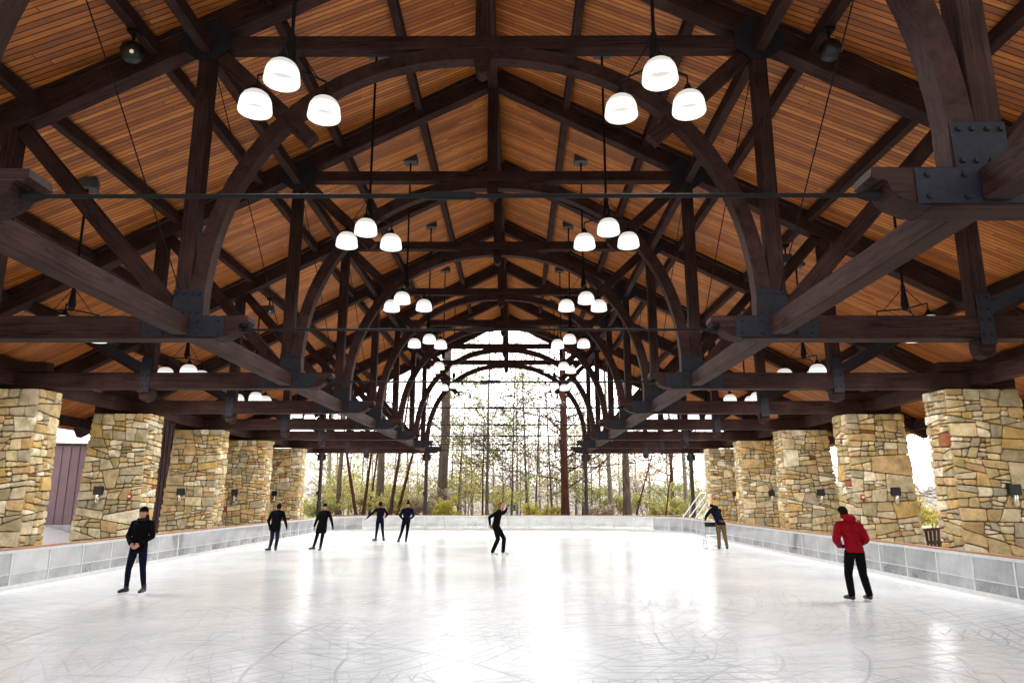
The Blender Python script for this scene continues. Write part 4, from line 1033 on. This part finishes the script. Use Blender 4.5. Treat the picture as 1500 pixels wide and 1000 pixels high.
def remeshed(name, bm, vox, mat, parent, sm=3, pin=None):
    me = bpy.data.meshes.new(name); bmesh.ops.recalc_face_normals(bm, faces=bm.faces); bm.to_mesh(me); bm.free()
    o = bpy.data.objects.new(name, me); col.objects.link(o)
    md = o.modifiers.new('r', 'REMESH'); md.mode = 'VOXEL'; md.voxel_size = vox
    if sm: m2 = o.modifiers.new('s', 'SMOOTH'); m2.iterations = sm; m2.factor = .5
    dg = bpy.context.evaluated_depsgraph_get(); ev = o.evaluated_get(dg); nm = bpy.data.meshes.new_from_object(ev)
    o.modifiers.clear(); bpy.data.objects.remove(o)
    nm.materials.clear(); nm.materials.append(M[mat])
    for p in nm.polygons: p.use_smooth = True
    return link(name, nm, None, parent)
def fingers(bm, w, d, side, palm):
    """w wrist, d hand direction, side = thumb direction, palm = palm normal (fingers curl toward it)"""
    w, d, side, palm = V(w), V(d).normalized(), V(side).normalized(), V(palm).normalized()
    ellr(bm, w, d, side, palm, [(-.01, .024, .018), (.02, .032, .018), (.055, .041, .017), (.085, .040, .014)], 12)
    for k, (o, ln) in enumerate(((.030, .068), (.010, .078), (-.010, .072), (-.029, .056))):
        p0 = w+d*.08+side*o; p1 = p0+(d*.9+palm*.3)*ln*.42; p2 = p1+(d*.65+palm*.7)*ln*.33; p3 = p2+(d*.3+palm*.9)*ln*.28
        chain(bm, [p0, p1, p2, p3], [.0095, .009, .0082, .007])
    p0 = w+d*.025+side*.028; p1 = p0+(d*.6+side*.7)*.035; p2 = p1+(d*.85+side*.25+palm*.3)*.03; chain(bm, [p0, p1, p2], [.012, .011, .009])
def person(label, x, y, J, face, top, legs, boots, extra, hat='cloth_black', hair=None, gloves=False, coat=0.0, puff=0.0, sc=1.0, top_r=1.0, fl=0.0, lr=1.0, hood=False, collar=None, pom=False, skate=True):
    t = empty('person', (x, y, 0), label, 'person'); t.scale = (sc,)*3
    f = V((*face, 0)).normalized(); lat = V((f.y, -f.x, 0))       # lateral axis (the person's left or right)
    if lat.x < 0: lat = -lat
    g = {k: V(v) for k, v in J.items()}
    up_ = (g['neck']-g['pelvis']).normalized(); hc = g['head']
    hu = (hc-g['neck']).normalized()*.35+V((0, 0, .65)); hu.normalize()
    # body (skin): one continuous mesh
    bm = bmesh.new()
    ellr(bm, hc, hu, lat, f, [(-.125, .03, .04), (-.11, .045, .062), (-.08, .058, .08), (-.03, .072, .092), (.03, .077, .098), (.07, .072, .092), (.105, .05, .065), (.12, .02, .03)], 18)
    cone(bm, hc+f*.093-hu*.005, hc+f*.112-hu*.032, .009, .014); ball(bm, hc+f*.085-hu*.085, .022, .02, .016)
    for s_ in (-1, 1): ball(bm, hc+lat*s_*.076-hu*.01-f*.005, .012, .016, .028)
    cone(bm, hc-hu*.06-f*.015, g['neck'], .05, .056)
    sh = (g['shA']+g['shB'])/2
    ellr(bm, g['pelvis'], up_, lat, f, [(-.06, .12, .09), (.05, .145, .1), (.2, .12, .085), ((g['neck']-g['pelvis']).length*.72, .15, .1), ((g['neck']-g['pelvis']).length*.93, .12, .075), ((g['neck']-g['pelvis']).length, .05, .05)], 16)
    for q in 'AB':
        chain(bm, [g['sh'+q], g['el'+q], g['wr'+q]], [.045, .037, .026])
        chain(bm, [g['hip'+q], g['kn'+q], g['an'+q]], [.078, .052, .038]); chain(bm, [g['an'+q]-V((0, 0, .03)), g['to'+q]+V((0, 0, .01))], [.036, .028])
        if not gloves: fingers(bm, g['wr'+q], g['hd'+q], g.get('th'+q, V((0, 0, 1))), g.get('pa'+q, f))
    remeshed('body', bm, .0075, 'skin', t, 2)
    if gloves:
        for q in 'AB':
            bm = bmesh.new(); fingers(bm, g['wr'+q], g['hd'+q], g.get('th'+q, V((0, 0, 1))), g.get('pa'+q, f)); cone(bm, g['wr'+q]-V(g['hd'+q]).normalized()*.03, g['wr'+q]+V(g['hd'+q]).normalized()*.01, .034, .034)
            remeshed('glove', bm, .006, extra.get('glove', 'cloth_black'), t, 1)
    # jacket
    L_ = (g['neck']-g['pelvis']).length; bm = bmesh.new(); k = top_r
    rings = [(-.03-coat, .165*k+coat*.09, .125*k+coat*.06), (.02, .168*k, .128*k), (.14, .15*k, .118*k), (L_*.5, .162*k, .122*k), (L_*.72, .178*k, .128*k), (L_*.88, .165*k, .11*k), (L_*.97, .09*k, .08), (L_*1.04, .062, .066), (L_*1.08, .06, .064)]
    if puff:
        r2_ = []
        for i in range(len(rings)-3):
            a, b = rings[i], rings[i+1]; m_ = 6
            for j in range(m_): r2_.append(tuple(a[c]+(b[c]-a[c])*j/m_ for c in range(3)))
        r2_ += rings[-3:]; rings = [(o, a*(1+.035*abs(math.sin(o*math.pi/.085))), b*(1+.05*abs(math.sin(o*math.pi/.085)))) for o, a, b in r2_]
    ellr(bm, g['pelvis'], up_, lat, f, rings, 22)
    ar = .06*k+puff*.02
    for q in 'AB':
        w2 = g['wr'+q]; e2 = g['el'+q]; s2 = g['sh'+q]; e3 = e2+(w2-e2)*.96
        cone(bm, g['neck'].lerp(s2, .35)-V((0, 0, .03)), s2, .07*k, ar*1.08)
        if puff:
            for (p_, q_, ra, rb) in ((s2, e2, ar*1.1, ar), (e2, e3, ar, ar*.72)):
                for j in range(4):
                    c = p_.lerp(q_, (j+.5)/4); r_ = ra+(rb-ra)*(j+.5)/4; ball(bm, c, r_*1.06)
                cone(bm, p_, q_, ra*.93, rb*.93)
        else: chain(bm, [s2, e2, e3], [ar*1.02, ar*.85, ar*.62])
        # creases at the elbow
        ball(bm, e2+(s2-e2)*.12, ar*.98)
    if hood:
        ball(bm, g['neck']-f*.075+V((0, 0, .05)), .125, .11, .10); ball(bm, hc-f*.05-hu*.07, .105, .095, .06)
    remeshed('jacket', bm, .010, top, t, 2)
    if collar:
        bm = bmesh.new()
        for a in range(12):
            an = a/12*6.283; ball(bm, g['neck']+V((0, 0, .02))+lat*.085*math.cos(an)+f*.085*math.sin(an), .035)
        remeshed('fur_collar', bm, .009, collar, t, 1)
    # trousers
    bm = bmesh.new(); pl = g['pelvis']
    ellr(bm, pl, V((0, 0, 1)), lat, f, [(-.13, .12, .1), (-.08, .165, .128), (.02, .16, .12), (.09, .15, .11)], 20)
    for q in 'AB':
        kn, an = g['kn'+q], g['an'+q]; hp = g['hip'+q]
        chain(bm, [hp, hp.lerp(kn, .5), kn, kn.lerp(an, .45), an+V((0, 0, .01))], [.093*min(lr, 1.1), .08*lr, .062*lr+fl*.3, .058*lr+fl*.5, .045*lr+fl])
        if fl: cone(bm, an+V((0, 0, .0)), an+V((0, 0, -.015)), .05+fl, .048+fl)
    remeshed('trousers', bm, .009, legs, t, 2)
    # footwear
    for q in 'AB':
        an, to = g['an'+q], g['to'+q]; d = (to-an); d.z = 0; d.normalize(); sd_ = V((-d.y, d.x, 0)); z0 = to.z-.03
        bm = bmesh.new(); chain(bm, [an+V((0, 0, .05)), an-V((0, 0, .02))], [.052, .05]); chain(bm, [V((an.x, an.y, z0+.04))-d*.03, V((an.x, an.y, z0+.04))+d*.09, V((an.x, an.y, z0+.03))+d*.17], [.043, .045, .034])
        b = remeshed('skate', bm, .009, boots, t, 1)
        bm = bmesh.new(); c = V((an.x, an.y, 0))+d*.06
        def bx(l0, l1, h0, h1, w_):
            P_ = [c+d*l+sd_*w+V((0, 0, h)) for l in (l0, l1) for w in (-w_, w_) for h in (h0, h1)]
            vs = [bm.verts.new(p) for p in P_]
            for F_ in [(0, 1, 3, 2), (4, 6, 7, 5), (0, 4, 5, 1), (2, 3, 7, 6), (0, 2, 6, 4), (1, 5, 7, 3)]: bm.faces.new([vs[i] for i in F_])
        zb = z0-.045
        bx(-.12, .14, zb, zb+.022, .003); bx(-.09, -.05, zb+.02, z0+.012, .01); bx(.05, .10, zb+.02, z0+.012, .01)
        link('blade', tomesh(bm), M['blade'], b)
    # hat and hair
    if hat:
        bm = bmesh.new(); ellr(bm, hc, hu, lat, f, [(.025, .084, .104), (.035, .089, .109), (.055, .087, .106), (.06, .083, .102), (.09, .074, .088), (.125, .05, .058), (.14, .02, .025)], 20)
        if pom: ball(bm, hc+hu*.165, .05)
        remeshed('beanie', bm, .008, hat, t, 1)
    if hair:
        bm = bmesh.new()
        ellr(bm, hc-f*.022+hu*.01, hu, lat, f, [(-.10, .05, .04), (-.06, .078, .075), (0, .086, .088), (.05, .086, .096), (.1, .064, .07), (.128, .03, .035)], 18)
        if extra.get('bun'): ball(bm, hc-f*.12+hu*.0, .035)
        if extra.get('pony'): chain(bm, [hc-f*.05+lat*.055-hu*.05, hc-f*.03+lat*.08-hu*.12, hc+f*.02+lat*.085-hu*.19], [.04, .04, .025])
        remeshed('hair', bm, .008, hair, t, 1)
    if extra.get('face'):
        bm = bmesh.new()
        for s_ in (-1, 1): ball(bm, hc+lat*s_*.031+f*.089+hu*.012, .011, .008, .007)
        link('eyes', tomesh(bm, smooth=True), M['eye'], t)
        bm = bmesh.new(); ball(bm, hc+f*.092-hu*.055, .022, .010, .006); link('mouth', tomesh(bm, smooth=True), M['lip'], t)
    return t
def legsJ(hA, kA, aA, tA, hB, kB, aB, tB): return dict(hipA=hA, knA=kA, anA=aA, toA=tA, hipB=hB, knB=kB, anB=aB, toB=tB)
zf = .07
# woman in the black beanie, hands clasped
J = legsJ((-.09, 0, .92), (-.155, -.03, .50), (-.19, .03, .13), (-.24, -.10, zf), (.09, 0, .92), (.16, -.05, .50), (.20, -.01, .13), (.20, -.16, zf))
J.update(pelvis=(0, 0, .96), neck=(.03, -.01, 1.50), head=(.04, -.03, 1.66), shA=(-.155, 0, 1.44), elA=(-.24, -.02, 1.17), wrA=(-.085, -.20, 1.02), hdA=(.7, -.25, -.55), thA=(.3, -.2, .8), paA=(.3, .8, 0),
         shB=(.215, 0, 1.44), elB=(.28, -.02, 1.17), wrB=(.115, -.20, 1.02), hdB=(-.7, -.3, -.5), thB=(-.3, -.2, .8), paB=(-.3, .8, 0))
person('woman in black beanie and dark jacket gliding with hands clasped near the left boards', -7.33, 15.7, J, (.05, -1), 'cloth_black', 'cloth_navy', 'boot_black', dict(pony=1, face=1), hair='hair_brown', collar='fur', coat=.07, sc=1.0, top_r=1.06)
# man in dark jacket, seen from behind
J = legsJ((-.08, 0, .90), (-.10, .05, .48), (-.13, -.06, .13), (-.26, -.02, zf), (.10, 0, .90), (.11, .03, .48), (.07, .0, .13), (.06, .16, zf))
J.update(pelvis=(.02, 0, .94), neck=(.07, .03, 1.48), head=(.09, .07, 1.62), shA=(-.13, .01, 1.41), elA=(-.26, -.02, 1.13), wrA=(-.22, .06, .89), hdA=(.1, .3, -1), thA=(.5, .5, 0), paA=(1, 0, 0),
         shB=(.26, .01, 1.41), elB=(.37, -.03, 1.14), wrB=(.43, .03, .90), hdB=(.15, .15, -1), thB=(-.4, .6, 0), paB=(-1, 0, 0))
person('man in dark jacket and jeans skating away in front of the farthest left piers', -8.40, 27.7, J, (.1, 1), 'cloth_black', 'denim', 'boot_black', {}, hat='cap_grey', hair='hair_brown', gloves=True, coat=.16, top_r=1.15, lr=1.12)
# woman in long black coat
J = legsJ((-.05, 0, .90), (-.14, -.03, .50), (-.25, .06, .16), (-.36, -.02, zf+.03), (.12, 0, .90), (.07, -.04, .48), (.02, .0, .13), (.01, -.16, zf))
J.update(pelvis=(.04, 0, .94), neck=(.11, -.01, 1.47), head=(.12, -.03, 1.62), shA=(-.05, 0, 1.40), elA=(-.18, .02, 1.15), wrA=(-.24, -.05, .92), hdA=(-.1, -.2, -1), thA=(.3, -.8, 0), paA=(1, 0, 0),
         shB=(.28, 0, 1.40), elB=(.37, .03, 1.15), wrB=(.45, -.02, .91), hdB=(.25, -.1, -1), thB=(-.2, -.8, 0), paB=(-1, 0, 0))
person('woman in long black coat and pointed beanie skating toward the camera', -6.69, 27.8, J, (.1, -1), 'cloth_black', 'cloth_black', 'boot_black', dict(face=1), hair='hair_brown', gloves=True, coat=.26, top_r=1.1, pom=False)
# woman in navy reaching out
J = legsJ((-.09, 0, .88), (-.13, .02, .47), (-.16, .0, .13), (-.26, .05, zf), (.09, 0, .88), (.13, .02, .48), (.19, -.02, .13), (.22, .10, zf))
J.update(pelvis=(0, 0, .92), neck=(.0, 0, 1.44), head=(0, .01, 1.60), shA=(-.17, 0, 1.39), elA=(-.38, -.04, 1.20), wrA=(-.57, -.08, 1.02), hdA=(-.8, -.2, -.5), thA=(0, .5, .5), paA=(0, 0, -1),
         shB=(.17, 0, 1.39), elB=(.33, .03, 1.18), wrB=(.25, -.12, 1.05), hdB=(-.2, -.6, .1), thB=(0, 0, 1), paB=(-1, 0, 0))
person('woman in navy top reaching one arm out sideways near the far boards', -5.58, 33.8, J, (.0, 1), 'cloth_navy', 'cloth_navy', 'boot_black', {}, hat=None, hair='hair_brown', coat=.03, sc=1.03, top_r=1.02)
# man in navy jacket with pom hat
J = legsJ((-.06, 0, .92), (-.15, .02, .50), (-.26, -.04, .14), (-.33, .08, zf), (.12, 0, .92), (.09, .04, .49), (.05, .0, .13), (.05, .16, zf))
J.update(pelvis=(.04, 0, .96), neck=(.08, .02, 1.50), head=(.09, .04, 1.65), shA=(-.12, 0, 1.43), elA=(-.24, -.02, 1.17), wrA=(-.10, -.16, 1.03), hdA=(.7, -.2, -.4), thA=(0, 0, 1), paA=(0, 1, 0),
         shB=(.28, 0, 1.43), elB=(.36, -.02, 1.17), wrB=(.22, .16, 1.05), hdB=(-.7, .3, -.3), thB=(0, 0, 1), paB=(0, -1, 0))
pm_ = person('man in navy jacket and pompom beanie standing right of the woman reaching out', -4.27, 32.9, J, (.05, 1), 'cloth_navy', 'cloth_black', 'boot_black', {}, gloves=True, coat=.08, top_r=1.1, lr=1.05, pom=True, sc=1.0)
# middle skater on bent knees, facing right
J = legsJ((-.10, -.06, .95), (.0, -.10, .55), (-.18, -.10, .14), (-.06, -.12, zf), (-.05, .07, .95), (.20, .08, .56), (.17, .1, .14), (.31, .09, zf))
J.update(pelvis=(-.08, 0, .99), neck=(.03, 0, 1.50), head=(.09, -.02, 1.64), shA=(-.03, -.17, 1.42), elA=(-.30, -.20, 1.26), wrA=(-.27, -.22, 1.02), hdA=(.3, 0, -.9), thA=(1, 0, 0), paA=(0, 1, 0),
         shB=(.03, .17, 1.43), elB=(.20, .24, 1.40), wrB=(.31, .20, 1.56), hdB=(.3, 0, 1), thB=(-.5, 0, .3), paB=(1, 0, 0))
person('lone middle skater with ginger hair, black clothes and white skates, one hand raised', .06, 26.0, J, (1, -.25), 'cloth_black', 'cloth_black', 'boot_white', dict(face=1, glove='glove_brown'), hat=None, hair='hair_ginger', gloves=True, coat=.03, fl=.015, lr=1.12, sc=1.03, top_r=1.05)
# person bending over a frame
J = legsJ((.08, 0, .95), (.09, .03, .52), (.08, .0, .13), (.08, .16, zf), (.27, 0, .95), (.32, .03, .52), (.38, .0, .13), (.40, .15, zf))
J.update(pelvis=(.18, 0, .99), neck=(.03, .22, 1.50), head=(.0, .36, 1.56), shA=(-.13, .18, 1.44), elA=(-.26, .26, 1.25), wrA=(-.30, .36, 1.10), hdA=(0, 1, -.4), thA=(1, .2, 0), paA=(0, 0, -1),
         shB=(.23, .2, 1.45), elB=(.24, .40, 1.25), wrB=(.12, .50, 1.10), hdB=(-.1, 1, -.4), thB=(-1, .2, 0), paB=(0, 0, -1))
person('person in navy hoodie and khaki trousers leaning over a skating frame', 8.50, 28.8, J, (-.1, 1), 'cloth_navy', 'cloth_khaki', 'boot_black', {}, hat='cloth_black', coat=.05, top_r=1.1, lr=1.2, hood=True, sc=1.03)
# person in the red jacket, from behind
J = legsJ((-.10, 0, .93), (-.14, .06, .51), (-.15, -.03, .13), (-.21, .11, zf), (.09, 0, .93), (.15, .06, .51), (.20, -.02, .13), (.18, .14, zf))
J.update(pelvis=(.0, 0, .98), neck=(-.05, .07, 1.53), head=(-.10, .13, 1.69), shA=(-.24, .05, 1.45), elA=(-.335, .02, 1.18), wrA=(-.20, .20, 1.04), hdA=(.8, .4, -.1), thA=(0, 0, 1), paA=(0, -1, 0),
         shB=(.14, .05, 1.45), elB=(.255, .02, 1.18), wrB=(.14, .21, 1.04), hdB=(-.8, .4, -.1), thB=(0, 0, 1), paB=(0, -1, 0))
person('person in red puffer jacket and black beanie skating away on the right', 7.46, 14.85, J, (-.15, 1), 'cloth_red', 'cloth_black', 'boot_black', {}, hair='hair_brown', gloves=True, coat=.02, puff=.8, top_r=1.1, lr=1.2, hood=True, fl=.012, sc=1.0)
# skating frame
t = empty('skating_frame', (8.42, 29.25, 0), 'black and silver skating support frame held by the person in khaki trousers', 'skating aid')
bm = bmesh.new()
for sx in (-.26, .30):
    tube(bm, [(sx, -.32, .04), (sx, .32, .04)], .022, 8); tube(bm, [(sx, -.25, .04), (sx, -.02, .98)], .018, 8); tube(bm, [(sx, .25, .04), (sx, .03, .98)], .018, 8)
for z, yy in ((.14, -.22), (.52, -.13), (.14, .22)): tube(bm, [(-.26, yy, z), (.30, yy, z)], .016, 8)
tube(bm, [(-.26, -.22, .14), (.30, -.13, .52)], .008, 5); tube(bm, [(.30, -.22, .14), (-.26, -.13, .52)], .008, 5)
link('tube_frame', tomesh(bm), M['alu'], t)
bm = bmesh.new(); box(bm, (-.26, -.06, .86), (.30, -.03, 1.03), .008); link('front_panel', tomesh(bm), M['black'], t)
bm = bmesh.new(); tube(bm, [(-.34, .0, 1.07), (.34, .0, 1.07)], .024, 8); link('handle_bar', tomesh(bm), M['white_metal'], t)

# ------------------------------------------------------------------ light
SUN_EL, SUN_AZ = 42, 20        # azimuth measured clockwise from +Y
sun = bpy.data.lights.new('sun', 'SUN'); so = bpy.data.objects.new('sun', sun); col.objects.link(so)
sun.energy = .5; sun.angle = R(14); sun.color = (1, .95, .88)
sd = V((math.sin(R(SUN_AZ))*math.cos(R(SUN_EL)), math.cos(R(SUN_AZ))*math.cos(R(SUN_EL)), math.sin(R(SUN_EL))))
so.rotation_euler = sd.to_track_quat('Z', 'Y').to_euler()
world.use_nodes = True; nt = world.node_tree; nt.nodes.clear(); L = nt.links.new
sky = nt.nodes.new('ShaderNodeTexSky'); sky.sky_type = 'NISHITA'; sky.sun_disc = False; sky.sun_elevation = R(SUN_EL); sky.sun_rotation = R(SUN_AZ)
sky.air_density = 1.0; sky.dust_density = 4.0; sky.ozone_density = 1.0
hsv = nt.nodes.new('ShaderNodeHueSaturation'); hsv.inputs['Saturation'].default_value = .22
bg = nt.nodes.new('ShaderNodeBackground'); bg.inputs['Strength'].default_value = .068
wo = nt.nodes.new('ShaderNodeOutputWorld'); L(sky.outputs[0], hsv.inputs['Color']); L(hsv.outputs[0], bg.inputs[0]); L(bg.outputs[0], wo.inputs[0])
vs_ = scene.view_settings; vs_.view_transform = 'Standard'; vs_.look = 'None'; vs_.gamma = 1; vs_.exposure = 3.15
scene.cycles.use_denoising = True
scene.cycles.max_bounces = 10; scene.cycles.diffuse_bounces = 6; scene.cycles.glossy_bounces = 4; scene.cycles.transparent_max_bounces = 12
scene.cycles.sample_clamp_indirect = 8; scene.cycles.caustics_reflective = False; scene.cycles.caustics_refractive = False
